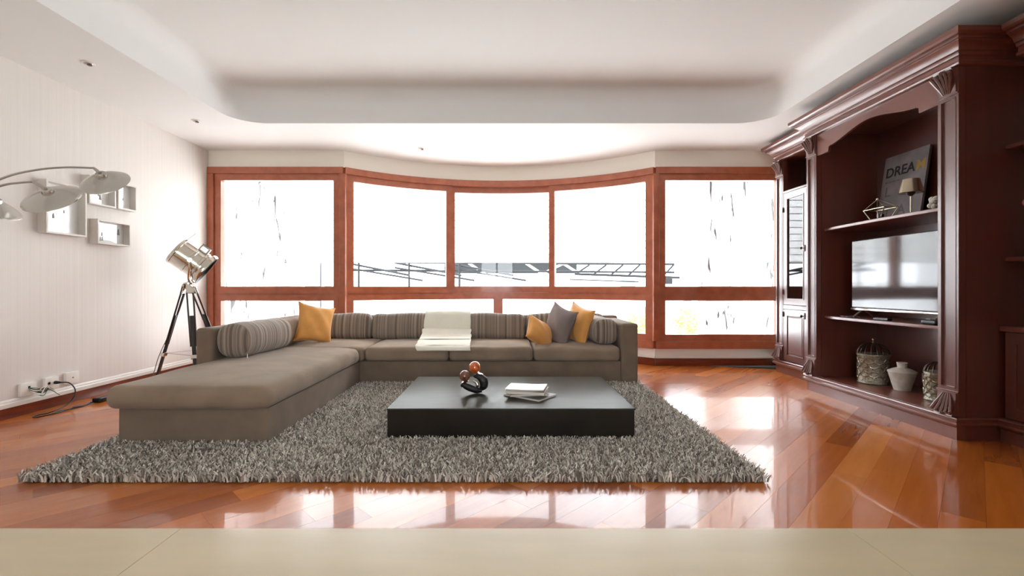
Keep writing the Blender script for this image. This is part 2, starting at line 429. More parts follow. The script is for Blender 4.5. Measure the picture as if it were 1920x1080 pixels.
obj('white_moulding', G().prism([(XL + .001, .087), (XL + .020, .087), (XL + .020, .118), (XL + .013, .126), (XL + .013, .140), (XL + .006, .150), (XL + .001, .150)], 'y', YM, YB - .02), M['white_paint'], bl)
# rear wall behind the viewer; its unseen window is sized for fill light
struct(obj('wall_shade_screen', bx(2.35, 2.5, YREAR, 1.55, 0, ZC), M['plaster'], smooth=0))  # added unseen wall, keeps rear daylight off the media cabinet's side
wr = sroot('wall_rear', (0, YREAR, 0))
WX0, WX1, WZ0, WZ1 = -1.2, 1.2, .8, 2.3
for q in ((XL, XR, WZ1, ZC + .5), (XL, XR, 0, WZ0), (XL, WX0, WZ0, WZ1), (WX1, XR, WZ0, WZ1)):
    obj('wall_piece', bx(q[0], q[1], YREAR - .15, YREAR, q[2], q[3]), M['plaster'], wr, smooth=0)
w4 = sroot('window_4', ((WX0 + WX1) / 2, YREAR, WZ0))
for x0, x1 in ((WX0, (WX0 + WX1) / 2), ((WX0 + WX1) / 2, WX1)):
    g = G().box(x0, x0 + .07, YREAR - .1, YREAR - .03, WZ0, WZ1).box(x1 - .07, x1, YREAR - .1, YREAR - .03, WZ0, WZ1)
    g.box(x0 + .07, x1 - .07, YREAR - .1, YREAR - .03, WZ0, WZ0 + .07).box(x0 + .07, x1 - .07, YREAR - .1, YREAR - .03, WZ1 - .07, WZ1)
    obj('sash', g, M['frame'], w4)
    obj('pane', bx(x0 + .07, x1 - .07, YREAR - .068, YREAR - .062, WZ0 + .07, WZ1 - .07), M['glass'], w4, smooth=0)

# ------------------------------------------------------------------ ceiling with coved tray
CX0, CX1, CY0, CY1, CR = -2.99, 2.88, -2.6, 5.25, 0.34
def rrect(d, n=10):
    r = CR - d; pts = []
    for (cx, cy, a0) in ((CX1 - CR, CY1 - CR, 0), (CX0 + CR, CY1 - CR, 90), (CX0 + CR, CY0 + CR, 180), (CX1 - CR, CY0 + CR, 270)):
        for i in range(n + 1):
            a = math.radians(a0 + 90 * i / n); pts.append((cx + r * math.cos(a), cy + r * math.sin(a)))
    return pts
g = G(); bm = g.bm
prof = [(0, 0), (0, .10), (0, .21)] + [(.15 * (1 - math.cos(t)), .21 + .15 * math.sin(t)) for t in np.linspace(.15, math.pi / 2, 9)]
loops = []
for d, z in prof: loops.append([bm.verts.new((x, y, ZC + z)) for x, y in rrect(d)])
nL = len(loops[0])
for a, b in zip(loops, loops[1:]):
    for i in range(nL): bm.faces.new((a[i], a[(i + 1) % nL], b[(i + 1) % nL], b[i]))
bm.faces.new(loops[-1])
outer = [bm.verts.new(p) for p in ((XL - .1, YREAR - .1, ZC), (XR + .1, YREAR - .1, ZC), (XR + .1, YB + SAG + .2, ZC), (XL - .1, YB + SAG + .2, ZC))]
eds = [bm.edges.new((outer[i], outer[(i + 1) % 4])) for i in range(4)]
eds += [bm.edges.get((loops[0][i], loops[0][(i + 1) % nL])) for i in range(nL)]
bmesh.ops.triangle_fill(bm, use_beauty=True, use_dissolve=False, edges=eds)
ceil = struct(obj('ceiling', g, M['plaster'], smooth=30))
struct(obj('ceiling_slab', bx(XL - .1, XR + .1, YREAR - .1, YB + SAG + .2, ZC + .45, ZC + .55), M['plaster'], smooth=0))

def downlight(x, y, z, label):
    t = thing('downlight', (x, y, z), label, 'ceiling light', 'recessed ceiling spotlights')
    obj('trim_ring', G().lathe([(.030, 0), (.045, 0), (.047, -.006), (.040, -.010), (.031, -.008), (.030, 0)], (x, y, z), 24), M['white_paint'], t)
    g = G().ball((x + .006, y, z - .002), .029, (1, 1, .62), 16, 8); obj('eyeball', g, M['satin'], t)
    g = G().lathe([(.0, -.022), (.017, -.021), (.018, -.014)], (x + .012, y, z), 16); obj('lamp_face', g, M['ink2'], t)
downlight(-3.40, 3.835, ZC, 'recessed ceiling spotlight nearest the viewer above the left wall')
downlight(-3.40, 5.163, ZC, 'recessed ceiling spotlight above the tripod lamp by the left wall')
downlight(-1.12, 6.195, ZC, 'recessed ceiling spotlight above the curved bay window')

# ------------------------------------------------------------------ windows
def strip(parent, name, P, z0, z1, d0, d1, bev=.004): return obj(name, G().ribbon(P, z0, z1, d0, d1), M['frame'], parent, bevel=bev, seg=1)
def seg_path(arc, x0, x1):
    return arc_path(x0, x1, max(3, int((x1 - x0) * 9))) if arc else [((x0, YB), N0), ((x1, YB), N0)]
def win_flat(name, x0, x1, post0, post1):
    w = sroot(name, ((x0 + x1) / 2, YB, 0)); P = seg_path(False, x0, x1)
    strip(w, 'frame_head', P, Z_GT + .085, Z_HEAD, -.045, .10); strip(w, 'frame_sill', P, Z_FB, Z_LB - .085, -.045, .10)
    Q = seg_path(False, x0 + post0, x1 - post1)
    strip(w, 'transom', Q, Z_LT + .076, Z_LT + .104, -.004, .05); 
    for (a, b, nm) in ((Z_LB - .085, Z_LT + .08, 'lower_sash'), (Z_LT + .10, Z_GT + .085, 'upper_sash')):
        lo = Z_LB if nm == 'lower_sash' else Z_GB; hi = Z_LT if nm == 'lower_sash' else Z_GT
        X0, X1 = x0 + post0, x1 - post1; g = G()
        g.box(X0, X0 + .085, YB - .018, YB + .07, a, b).box(X1 - .085, X1, YB - .018, YB + .07, a, b)
        g.box(X0 + .085, X1 - .085, YB - .018, YB + .07, a, lo).box(X0 + .085, X1 - .085, YB - .018, YB + .07, hi, b)
        s = obj(nm, g, M['frame'], w)
        obj('pane', bx(X0 + .08, X1 - .08, YB + .03, YB + .036, lo - .005, hi + .005), M['glass'], s, smooth=0)
    strip(w, 'post', seg_path(False, x0, x0 + post0), Z_LB - .085, Z_GT + .085, -.045, .10)
    strip(w, 'post', seg_path(False, x1 - post1, x1), Z_LB - .085, Z_GT + .085, -.045, .10)
win_flat('window_1', XL + .005, BX0, .085, .05)
win_flat('window_3', BX1, XR - .005, .05, .085)
w2 = sroot('window_2', (BCX, YB + SAG, 0))
strip(w2, 'frame_head', PA, Z_GT + .085, Z_HEAD, -.045, .10); strip(w2, 'frame_sill', PA, Z_FB, Z_LB - .085, -.045, .10)
strip(w2, 'transom', PA, Z_LT + .076, Z_LT + .104, -.004, .05)
def sash(nm, x0, x1, a, b, lo, hi, wl, wr_, off=0.0):
    P = seg_path(True, x0, x1); g = G()
    g.ribbon(P, a, lo, -.018 + off, .06 + off).ribbon(P, hi, b, -.018 + off, .06 + off)
    g.ribbon(seg_path(True, x0, x0 + wl), lo, hi, -.018 + off, .06 + off).ribbon(seg_path(True, x1 - wr_, x1), lo, hi, -.018 + off, .06 + off)
    s = obj(nm, g, M['frame'], w2)
    obj('pane', G().ribbon(seg_path(True, x0 + wl - .005, x1 - wr_ + .005), lo - .005, hi + .005, .028 + off, .034 + off), M['glass'], s)
UB, UT = Z_LT + .10, Z_GT + .085
sash('upper_sash', BX0 + .02, -.815, UB, UT, Z_GB, Z_GT, .075, .085)
sash('upper_sash', -.813, .715, UB, UT, Z_GB + .003, Z_GT - .006, .045, .045, .045)
sash('upper_sash', .63, BX1 - .02, UB, UT, Z_GB, Z_GT, .085, .075)
sash('lower_sash', BX0 + .02, -.130, Z_LB - .085, Z_LT + .08, Z_LB, Z_LT, .075, .07)
sash('lower_sash', -.130, BX1 - .02, Z_LB - .085, Z_LT + .08, Z_LB, Z_LT, .07, .075)
for xx in (BX0, BX1):
    sgn = -1 if xx < 0 else 1
    g = G().box(xx - .035, xx + .035, YB - .052, YB + .09, Z_LB - .085, Z_GT + .085)
    obj('corner_post', g, M['frame'], w2, bevel=.008)

# ------------------------------------------------------------------ terrace and the view outside
struct(obj('floor_terrace', bx(-9, 9, YB + .16, 9.6, -.35, -.13), M['ext_floor'], smooth=0))
struct(obj('wall_terrace_left', G().prism([(-7, 7.25), (-3.30, 7.25), (-3.30, 7.55), (-4.1, 9.6), (-7, 9.6)], 'z', -.3, H + 1.86), M['stucco'], smooth=0))
struct(obj('wall_terrace_right', G().prism([(7, 7.25), (7, 9.6), (4.1, 9.6), (3.06, 7.55), (3.06, 7.25)], 'z', -.3, H + 1.86), M['stucco'], smooth=0))
struct(obj('ceiling_terrace', bx(-7, 7, YB + .2, 9.12, H + 1.86, H + 1.885), M['canopy'], smooth=0))
vent = tag(obj('ceiling_vent', G().box(2.74, 3.02, 7.5, 7.8, H + 1.835, H + 1.859).box(2.78, 2.98, 7.54, 7.76, H + 1.825, H + 1.835), M['steel'], bevel=.004), 'small grey square vent on the terrace ceiling by the right window', 'vent')
for x, lb in ((-.08, 'middle'), (2.05, 'right')):
    tag(obj('terrace_spotlight', G().lathe([(.03, -.012), (.06, -.01), (.065, 0)], (x, 9.0 - .3, H + 1.86), 20), M['satin']), f'tiny spotlight on the terrace ceiling seen through the {lb} bay pane', 'ceiling light', 'terrace spotlights')
blind = thing('slatted_blind', (0, 9.06, H + .49), 'wide white horizontal slat blind hanging at the terrace edge', 'blind')
zz = [.49, .62, .745, .88, 1.01, 1.14, 1.27, 1.40, 1.53, 1.66, 1.85]
for a, b in zip(zz, zz[1:]):
    g = G().prism([(9.05, H + a + .004), (9.068, H + a + .004), (9.058, H + b - .004), (9.04, H + b - .004)], 'x', -6.4, 6.4)
    obj('slat', g, M['blind'], blind, smooth=0)
    obj('slat_joint', bx(-6.4, 6.4, 9.026, 9.036, H + b - .005, H + b + .005), M['steel'], blind, smooth=0)
obj('bottom_rail', bx(-6.4, 6.4, 9.035, 9.075, H + .465, H + .493), M['ext_white'], blind, bevel=.004)
# opposite: steel carport roof with lattice girders
ct = thing('steel_canopy', (0, 15, -3), 'grey steel lattice canopy across the street below the blind', 'canopy')
obj('roof_sheet', G().prism([(-2.3, H + .50), (2.6, H + .50), (2.6, H + 1.1), (-2.3, H + 1.1)], 'y', 17.5, 17.6), M['steel_roof'], ct, smooth=0)
def bar(p, q, r=.03, nm='girder_bar', m='steel'): obj(nm, G().tube([p, q], r, 6), M[m], ct)
zb, zt = H + .10, H + .78
for x0 in (-5.2, -3.6, -2.0):
    bar((x0, 15.2, zt), (x0 + 2.2, 14.6, H + .36), .035); bar((x0, 15.2, H + .62), (x0 + 2.6, 14.6, H + .2), .03)
    bar((x0 + .5, 15, H - .05), (x0 + .5, 15, zt), .035, 'post')
for x0 in (-1.4, 0.6, 1.9):
    bar((x0, 16.6, zt + .1), (x0 + .9, 16.4, H + .28), .04, 'girder_bar', 'ext_white')
for x0 in (.9, 2.4): bar((x0 + 1.2, 16.6, zt + .1), (x0, 16.4, H + .28), .04, 'girder_bar', 'ext_white')
for z in (zt, H + .52): bar((-5.4, 15.2, z + .02), (5.4, 15.2, z - .05), .035)
for i in range(6): bar((2.3 + i * .55, 15.4, H + .45 - .03 * i), (2.7 + i * .55, 15.4, H + .72), .03)
bar((2.2, 15.3, H + .42), (5.6, 15.3, H + .30), .04)
bar((2.0, 15.0, H + .24), (4.2, 15.0, H + .16), .02)
# houses
bd = thing('opposite_building', (0, 22, -4), 'long low white building with pale windows across the street', 'building')
obj('wall', G().prism([(-15, -4), (15, -4), (15, H - .2), (3, H + .62), (-4, H + .45), (-15, H - .1)], 'y', 21, 26), M['ext_white'], bd, smooth=0)
for i, x in enumerate((-6.2, -5.2, -3.6, 5.0, 6.2, 7.6)):
    obj('window', bx(x, x + (.6 if i % 2 else .8), 20.9, 21.05, H - 1.75, H - .62), M['ext_win'], bd, smooth=0)
obj('parapet', G().prism([(-14, H + .02), (14, H + .3), (14, H + .45), (-14, H + .12)], 'y', 18.5, 18.7), M['ext_white'], bd, smooth=0)
b2 = thing('grey_tower_block', (-4.5, 11.2, -4), 'pale grey block with blue glazing beyond the left window', 'building')
obj('wall', bx(-4.86, -4.42, 11.0, 11.8, -4, H + .60), M['pale_grey'], b2, smooth=0)
obj('wall_white', bx(-4.40, -3.86, 11.2, 11.9, -4, H + .66), M['ext_white'], b2, smooth=0)
for x in (-4.30, -4.10): obj('window', bx(x, x + .14, 11.17, 11.25, H - .08, H + .42), M['ext_win'], b2, smooth=0)
b3 = thing('white_house', (5.6, 17, -4), 'white house with window beyond the right-hand window', 'building')
obj('wall', bx(3.7, 6.2, 16.6, 18.3, -4, H + .42), M['ext_white'], b3, smooth=0)
obj('window', bx(4.0, 4.5, 16.5, 16.62, H - .05, H + .28), M['ext_win'], b3, smooth=0)
obj('window', bx(5.2, 5.8, 16.5, 16.62, H + .1, H + .36), M['steel'], b3, smooth=0)
obj('window', bx(4.2, 4.9, 16.5, 16.62, H - 1.7, H - .7), M['ext_win'], b3, smooth=0)
struct(obj('ground_street', bx(-40, 40, 9.7, 60, -4.2, -4), M['ext_floor'], smooth=0))
def shrub(x, y, z, r, label):
    t = thing('shrub', (x, y, -4), label, 'shrub', 'street shrubs')
    obj('stem', G().tube([(x, y, -4), (x, y, z)], .05, 6), M['bark'], t)
    vs, fs = [], []; rr = random.Random(int(x * 100))
    for i in range(420):
        d = Vector((rr.gauss(0, 1), rr.gauss(0, 1), rr.gauss(0, 1))).normalized() * r * rr.uniform(.4, 1)
        c = Vector((x, y, z)) + d; a = Vector((rr.uniform(-1, 1), rr.uniform(-1, 1), rr.uniform(-1, 1))).normalized(); b = a.orthogonal().normalized()
        k = len(vs); vs += [c - a * .07, c + b * .03, c + a * .07, c - b * .03]; fs.append((k, k + 1, k + 2, k + 3))
    me = bpy.data.meshes.new('foliage'); me.from_pydata([tuple(p) for p in vs], [], fs); me.materials.append(M['leaf'])
    o = bpy.data.objects.new('foliage', me); o['kind'] = 'stuff'; put(o, t)
shrub(4.62, 12.0, H - .85, .42, 'pale green shrub outside the lower right-hand window')
shrub(3.35, 12.2, H - 1.0, .42, 'pale green shrub outside, just right of the sofa arm')

# ------------------------------------------------------------------ shag rug
rug = thing('shag_rug', (-.6, 4, 0), 'large grey shaggy pile rug under the sofa and coffee table', 'rug')
RX0, RX1, RY0, RY1 = -2.62, 1.40, 2.52, 5.45
obj('backing', bx(RX0 + .02, RX1 - .02, RY0 + .022, RY1, .001, .012), M['rug_base'], rug, bevel=.004)
def pile():
    rs = np.random.RandomState(3); n = 150000
    px = rs.uniform(RX0, RX1, n); py = rs.uniform(RY0, RY1, n)
    keep = ~((px > -2.50) & (px < -1.57) & (py > 3.10)) & ~((px > -.77) & (px < .83) & (py > 3.2) & (py < 4.25)) & ~((py > 5.05))
    px, py = px[keep], py[keep]; n = len(px)
    h = rs.uniform(.030, .055, n); a = rs.uniform(0, 2 * np.pi, n) + 1.5 * np.sin(px * 5 + 2 * np.sin(py * 4)); ln = rs.uniform(.008, .034, n); w = rs.uniform(.0030, .0055, n)
    dx, dy = np.cos(a), np.sin(a); wa = rs.uniform(0, np.pi, n); wx, wy = np.cos(wa) * w, np.sin(wa) * w
    V = np.zeros((n, 6, 3))
    for k, (f, hz) in enumerate(((0, 0), (.35, .62), (1.0, 1.0))):
        ww = (1, 1.05, .7)[k]
        for s_, sg in ((0, -1), (1, 1)):
            V[:, k * 2 + s_, 0] = px + dx * ln * f + sg * wx * ww; V[:, k * 2 + s_, 1] = py + dy * ln * f + sg * wy * ww; V[:, k * 2 + s_, 2] = .006 + h * hz
    base = (np.arange(n) * 6)[:, None]
    F = np.concatenate([base + np.array([0, 1, 3, 2]), base + np.array([2, 3, 5, 4])], 1).reshape(-1, 4)
    me = bpy.data.meshes.new('pile'); me.vertices.add(n * 6); me.vertices.foreach_set('co', V.reshape(-1))
    me.loops.add(len(F) * 4); me.loops.foreach_set('vertex_index', F.reshape(-1).astype(np.int32))
    me.polygons.add(len(F)); me.polygons.foreach_set('loop_start', np.arange(0, len(F) * 4, 4, dtype=np.int32))
    mi = rs.choice(3, n, p=[.30, .42, .28]).astype(np.int32); me.polygons.foreach_set('material_index', np.repeat(mi, 2))
    me.update(calc_edges=True); me.validate()
    for m_ in M['rug']: me.materials.append(m_)
    me.shade_smooth()
    o = bpy.data.objects.new('pile', me); o['kind'] = 'stuff'; put(o, rug)
pile()

# ------------------------------------------------------------------ sofa
ZF = .016
sofa = thing('sectional_sofa', (-.6, 5.4, 0), 'L-shaped taupe suede sectional sofa with striped back cushions', 'sofa')
SF = 5.0       # front of the long run
obj('base', bx(-2.55, 1.21, SF, 6.02, ZF, .262), M['suede_base'], sofa, bevel=.012)
obj('chaise_base', bx(-2.525, -1.550, 3.07, SF - .002, ZF, .262), M['suede_base'], sofa, bevel=.014)
obj('back_frame', G().rbox((-.63, 6.03, .36), (4.06, .17, .66), .03), M['suede_base'], sofa)
def lback(p):
    return p
obj('side_back_frame', G().rbox((-2.60, 5.02, .36), (.15, 1.94, .67), .03), M['suede_base'], sofa)
obj('arm', G().rbox((1.30, 5.53, .34), (.185, 1.08, .645), .03), M['suede_base'], sofa)
def puff(bz, wr=.006, f=9.0, seed=0.0):
    def fn(p, c=bz):
        k = math.sin(p.x * f + seed) * math.cos(p.y * f * 1.3 + seed * 2) * wr
        return (p.x, p.y, p.z + k)
    return fn
def cushion_fn(hx, hy, bulge, seed):
    def fn(p):
        u, v_ = min(1, abs(p.x / hx)), min(1, abs(p.y / hy))
        q = p.copy()
        if p.z > 0: q.z += bulge * (1 - u ** 2.2) * (1 - v_ ** 2.2) + .004 * math.sin(p.x * 11 + seed) * math.cos(p.y * 9 + seed)
        q.y += (.012 * (1 - u * u)) * (1 if p.y > 0 else -1) * (v_ > .9)
        return q
    return fn
for i, (a, b) in enumerate(((-2.44, -1.505), (-1.50, -.615), (-.61, .28), (.285, 1.20))):
    obj('seat_cushion', G().rbox(((a + b) / 2, 5.40, .338), (b - a, .86, .15), .045, cushion_fn((b - a) / 2, .43, .022, i * 2.1), 12), M['suede'], sofa)
def chaise_fn(p):
    q = p.copy(); u, v_ = p.x / .52, p.y / 1.0
    if p.z > 0: q.z += .028 * (1 - abs(u) ** 2.5) * (1 - abs(v_) ** 4) + .005 * math.sin(p.x * 8 + p.y * 3) * math.cos(p.y * 6 - p.x * 4)
    if p.z > 0 and p.x > .1:                                    # soft creases running to the right edge
        for c0 in (.18, .26, .36): q.z += .017 * math.exp(-((p.y - c0 - (p.x - .3) * .7) / .022) ** 2) * min(1, (p.x - .1) * 4)
    if p.y > .75 and p.x > .2: q.y -= .10 * (max(0, (p.x - .2) / .3)) ** 2 * 1.0
    if p.y < -.9: q.y -= .012 * (1 - u * u)
    return q
obj('chaise_cushion', G().rbox((-2.05, 4.01, .335), (1.07, 2.0, .150), .062, chaise_fn, 26), M['suede'], sofa)
def back_fn(hx, hz, s0):
    def fn(p):
        u, v_ = min(1, abs(p.x / hx)), min(1, abs(p.z / hz)); q = p.copy()
        q.y += (1 if p.y > 0 else -1) * .030 * (1 - u ** 3) * (1 - v_ ** 2)
        if p.z > 0: q.z += .006 * math.sin(p.x * 10 + s0) - .012 * u ** 4
        return q
    return fn
tilt = Matrix.Rotation(math.radians(-9), 4, 'X')
for i, (a, b) in enumerate(((-2.28, -1.655), (-1.645, -.715), (-.705, .225), (.235, 1.19))):
    obj('back_cushion', G().rbox(((a + b) / 2, 5.80, .565), (b - a, .18, .325), .07, back_fn((b - a) / 2, .165, i), 12, tilt), M['stripe_x'], sofa)
tl = Matrix.Rotation(math.radians(12), 4, 'Y')
def sb_fn(p):
    q = p.copy(); v_ = min(1, abs(p.y / .37)); w_ = min(1, abs(p.z / .15)); q.x += (1 if p.x > 0 else -1) * .03 * (1 - v_ ** 3) * (1 - w_ ** 2); return q
obj('side_back_cushion', G().rbox((-2.41, 5.22, .555), (.17, .74, .30), .07, sb_fn, 10, tl), M['suede'], sofa)

def bolster(name, c, ln, rad, rot, m, label, sq=1.0):
    t = thing(name, (c[0], c[1], c[2] - rad), label, 'cushion', 'striped bolsters')
    g = G(); vs = []; fs = []; n = 28; prof = []
    for i in range(27):
        u = -1 + 2 * i / 26
        e = 1 - max(0, (abs(u) - .84) / .16) ** 2.6 * .24
        prof.append((u * ln / 2, rad * e * (1 + .02 * math.sin(u * 9))))
    prof = [(-ln / 2 - .016, rad * .25), (-ln / 2 - .010, rad * .55)] + prof + [(ln / 2 + .010, rad * .55), (ln / 2 + .016, rad * .25)]
    for (y, r) in prof:
        for k in range(n):
            a = 2 * math.pi * k / n; cx, cz = math.cos(a), math.sin(a)
            q = (abs(cx) ** 2.6 + abs(cz) ** 2.6) ** (-1 / 2.6)
            vs.append(tuple(rot @ Vector((cx * q * r * sq, y, cz * q * r * .98)) + Vector(c)))
    m_ = len(prof)
    for i in range(m_ - 1):
        for k in range(n): fs.append((i * n + k, i * n + (k + 1) % n, (i + 1) * n + (k + 1) % n, (i + 1) * n + k))
    fs += [tuple(range(n)), tuple((m_ - 1) * n + k for k in range(n))]
    g.faces(vs, fs)
    inv = rot.inverted()
    for f_ in g.bm.faces: f_.material_index = 1 if abs((inv @ (f_.calc_center_median() - Vector(c))).y) > ln * .478 else 0
    obj('cover', g, [m, M['stripe_x']], t, smooth=60)
    return t
rz = Matrix.Rotation(math.radians(-4), 3, 'Z')
tb = bolster('bolster_cushion', (-2.345, 4.43, .585), .74, .155, rz, M['stripe_y'], 'long striped bolster cushion lying on the chaise end of the sofa')
obj('care_tag', G().box(-2.226, -2.221, 4.045, 4.05, .44, .475), M['white_pl'], tb)
bolster('bolster_cushion', (1.055, 5.42, .565), .66, .145, Matrix.Rotation(math.radians(4), 3, 'Z'), M['stripe_y'], 'striped bolster cushion leaning against the right sofa arm')

def pillow(c, w, h, t, mtx, m, label, name='throw_pillow', group='throw pillows'):
    g = G(); n = 16; top, bot = {}, {}
    for i in range(n + 1):
        for j in range(n + 1):
            u, v_ = -1 + 2 * i / n, -1 + 2 * j / n
            x = u * w / 2 * (1 - .15 * (1 - v_ * v_) * abs(u) ** 3)
            z = v_ * h / 2 * (1 - .15 * (1 - u * u) * abs(v_) ** 3)
            d = t / 2 * ((1 - u * u) * (1 - v_ * v_)) ** .5 * 1.12 + .009 * math.sin(u * 7 + v_ * 5 + c[0] * 9) * (1 - u ** 4) * (1 - v_ ** 4) - .012 * math.exp(-((u - .2 * v_) / .16) ** 2) * max(0, v_) ** 2 * (1 - v_ ** 6)
            for dd, s_ in ((top, 1), (bot, -1)):
                if s_ == -1 and (i in (0, n) or j in (0, n)): dd[i, j] = top[i, j]; continue
                dd[i, j] = g.bm.verts.new(mtx @ Vector((x, -s_ * max(d, 0), z)) + Vector(c))
    for dd in (top, bot):
        for i in range(n):
            for j in range(n): g.bm.faces.new((dd[i, j], dd[i + 1, j], dd[i + 1, j + 1], dd[i, j + 1]))
    o = thing(name, (c[0], c[1], c[2] - h / 2), label, 'pillow', group)
    obj('cover', g, m, o, smooth=75)
    seam = []
    for i in range(n): seam.append((i, 0))
    for j in range(n): seam.append((n, j))
    for i in range(n, 0, -1): seam.append((i, n))
    for j in range(n, 0, -1): seam.append((0, j))
    pts = []
    for i, j in seam + [seam[0]]:
        u, v_ = -1 + 2 * i / n, -1 + 2 * j / n
        pts.append(mtx @ Vector((u * w / 2 * (1 - .15 * (1 - v_ * v_) * abs(u) ** 3), 0, v_ * h / 2 * (1 - .15 * (1 - u * u) * abs(v_) ** 3))) + Vector(c))
    obj('piping', G().tube(pts, .004, 6, False), m, o)
def rot(x=0, y=0, z=0): return (Matrix.Rotation(math.radians(z), 3, 'Z') @ Matrix.Rotation(math.radians(y), 3, 'Y') @ Matrix.Rotation(math.radians(x), 3, 'X'))
pillow((-2.15, 5.30, .635), .42, .45, .19, rot(-16, 12, 40), M['orange'], 'upright ochre throw pillow standing in the corner of the sofa')
pillow((.37, 5.30, .535), .36, .34, .17, rot(-38, 32, 24), M['orange'], 'small ochre throw pillow tipped over in front of the grey pillow')
pillow((.60, 5.36, .615), .45, .45, .18, rot(-14, 14, -60), M['grey_fab'], 'mauve-grey throw pillow between the two right-hand ochre pillows')
pillow((.82, 5.40, .62), .45, .45, .17, rot(-12, 12, -64), M['orange'], 'ochre throw pillow between the grey pillow and the right bolster')

# throw blanket
th = thing('throw_blanket', (-.71, 5.5, .43), 'folded ivory throw blanket draped over the sofa back and seat', 'blanket')
def sheet(name, xs0, xs1, path, thick, wr, nx=26, par=None):
    g = G(); P = [Vector((0, *p)) for p in path]
    rows = []
    for k, p in enumerate(P):
        a, b = P[max(0, k - 1)], P[min(len(P) - 1, k + 1)]; t = (b - a).normalized(); nrm = Vector((0, t.z, -t.y))
        if nrm.y > 0 and nrm.z < 0: nrm = -nrm
        f = k / (len(P) - 1); row = ([], [])
        for i in range(nx + 1):
            u = i / nx; x = xs0[0] + (xs1[0] - xs0[0]) * f + u * ((xs0[1] + (xs1[1] - xs0[1]) * f) - (xs0[0] + (xs1[0] - xs0[0]) * f))
            off = wr * (math.sin(u * 11 + f * 4) * .5 + math.sin(u * 5 - f * 7) * .7)
            x += .010 * math.sin(f * 12) * (u - .5)
            for s_ in (0, 1):
                row[s_].append(g.bm.verts.new(Vector((x, 0, 0)) + Vector((0, p.y, p.z)) + Vector((0, -1, .5)).normalized() * (off + (thick if s_ else 0))))
        rows.append(row)
    m_ = len(rows)
    for k in range(m_ - 1):
        for i in range(nx):
            for s_ in (0, 1): g.bm.faces.new((rows[k][s_][i], rows[k][s_][i + 1], rows[k + 1][s_][i + 1], rows[k + 1][s_][i]))
        for i in (0, nx): g.bm.faces.new((rows[k][0][i], rows[k][1][i], rows[k + 1][1][i], rows[k + 1][0][i]))
    for k in (0, m_ - 1):
        for i in range(nx): g.bm.faces.new((rows[k][0][i], rows[k][0][i + 1], rows[k][1][i + 1], rows[k][1][i]))
    return obj(name, g, M['throw'], par, smooth=60)
sheet('upper_drape', (-.99, -.43), (-.99, -.44), [(5.90, .742), (5.83, .752), (5.76, .742), (5.715, .70), (5.69, .64), (5.67, .57), (5.655, .50), (5.64, .455)], .012, .004, par=th)
sheet('fold', (-1.00, -.425), (-.985, -.41), [(5.655, .545), (5.60, .535), (5.55, .50), (5.48, .47), (5.40, .462), (5.30, .462)], .018, .006, par=th)
sheet('fold', (-1.0, -.42), (-.955, -.385), [(5.60, .49), (5.52, .474), (5.38, .458), (5.22, .452), (5.10, .442), (5.03, .425)], .016, .006, par=th)
sheet('fold', (-1.0, -.42), (-.945, -.375), [(5.56, .455), (5.40, .444), (5.20, .440), (5.02, .424), (4.965, .402), (4.952, .378)], .014, .004, par=th)

# ------------------------------------------------------------------ coffee table and what stands on it
TX0, TX1, TY0, TY1, TZ = -.803, .86, 3.16, 4.285, .236
tb = thing('coffee_table', (0, 3.7, 0), 'low rectangular dark bronze lacquer coffee table on the rug', 'table')
obj('tabletop', bx(TX0, TX1, TY0, TY1, TZ - .012, TZ), M['table_top'], tb, bevel=.003)
obj('body', bx(TX0 + .003, TX1 - .003, TY0 + .003, TY1 - .003, .016, TZ - .0125), M['table'], tb, bevel=.003)
# sculpture: two embracing comma figures with marble heads
sc = thing('sculpture', (-.27, 3.63, TZ), 'black twin-figure table sculpture with two marble ball heads', 'sculpture')
def P3(px, py, Y): return Vector(((px - 950) * Y / 885, Y, H + (538 - py) * Y / 885))
def curve_tube(pts, rs, name, m, par, n=14):
    q, rr = [], []
    for i in range(len(pts) - 1):
        p0, p1, p2, p3 = [Vector(pts[max(0, min(len(pts) - 1, i + k))]) for k in (-1, 0, 1, 2)]
        for t in np.linspace(0, 1, 6, endpoint=False):
            q.append(.5 * ((2 * p1) + (p2 - p0) * t + (2 * p0 - 5 * p1 + 4 * p2 - p3) * t * t + (-p0 + 3 * p1 - 3 * p2 + p3) * t ** 3)); rr.append(rs[i] + (rs[i + 1] - rs[i]) * t)
    q.append(Vector(pts[-1])); rr.append(rs[-1])
    return obj(name, G().tube(q, rr, n), m, par, smooth=60)
curve_tube([(-.205, 3.63, TZ + .022), (-.178, 3.63, TZ + .055), (-.180, 3.63, TZ + .095), (-.215, 3.63, TZ + .125), (-.255, 3.63, TZ + .128)], [.012, .033, .036, .026, .008], 'tall_figure', M['black_st'], sc)
curve_tube([(-.19, 3.62, TZ + .020), (-.235, 3.615, TZ + .026), (-.285, 3.61, TZ + .045), (-.33, 3.61, TZ + .062), (-.348, 3.61, TZ + .052)], [.014, .026, .028, .022, .008], 'low_figure', M['black_st'], sc)
curve_tube([(-.235, 3.60, TZ + .045), (-.222, 3.598, TZ + .065), (-.232, 3.60, TZ + .088), (-.255, 3.605, TZ + .095)], [.006, .014, .012, .005], 'silver_crescent', M['chrome'], sc)
obj('collar', G().lathe([(.0, -.004), (.030, -.003), (.034, .003), (.0, .006)], (-.215, 3.63, TZ + .150), 18, Matrix.Rotation(.25, 3, 'Y')), M['chrome'], sc)
obj('collar', G().lathe([(.0, -.004), (.026, -.003), (.030, .003), (.0, .006)], (-.318, 3.61, TZ + .088), 18, Matrix.Rotation(-.2, 3, 'Y')), M['chrome'], sc)
obj('amber_head', G().ball((-.245, 3.63, TZ + .196), .046, u=24, v=16), M['amber'], sc)
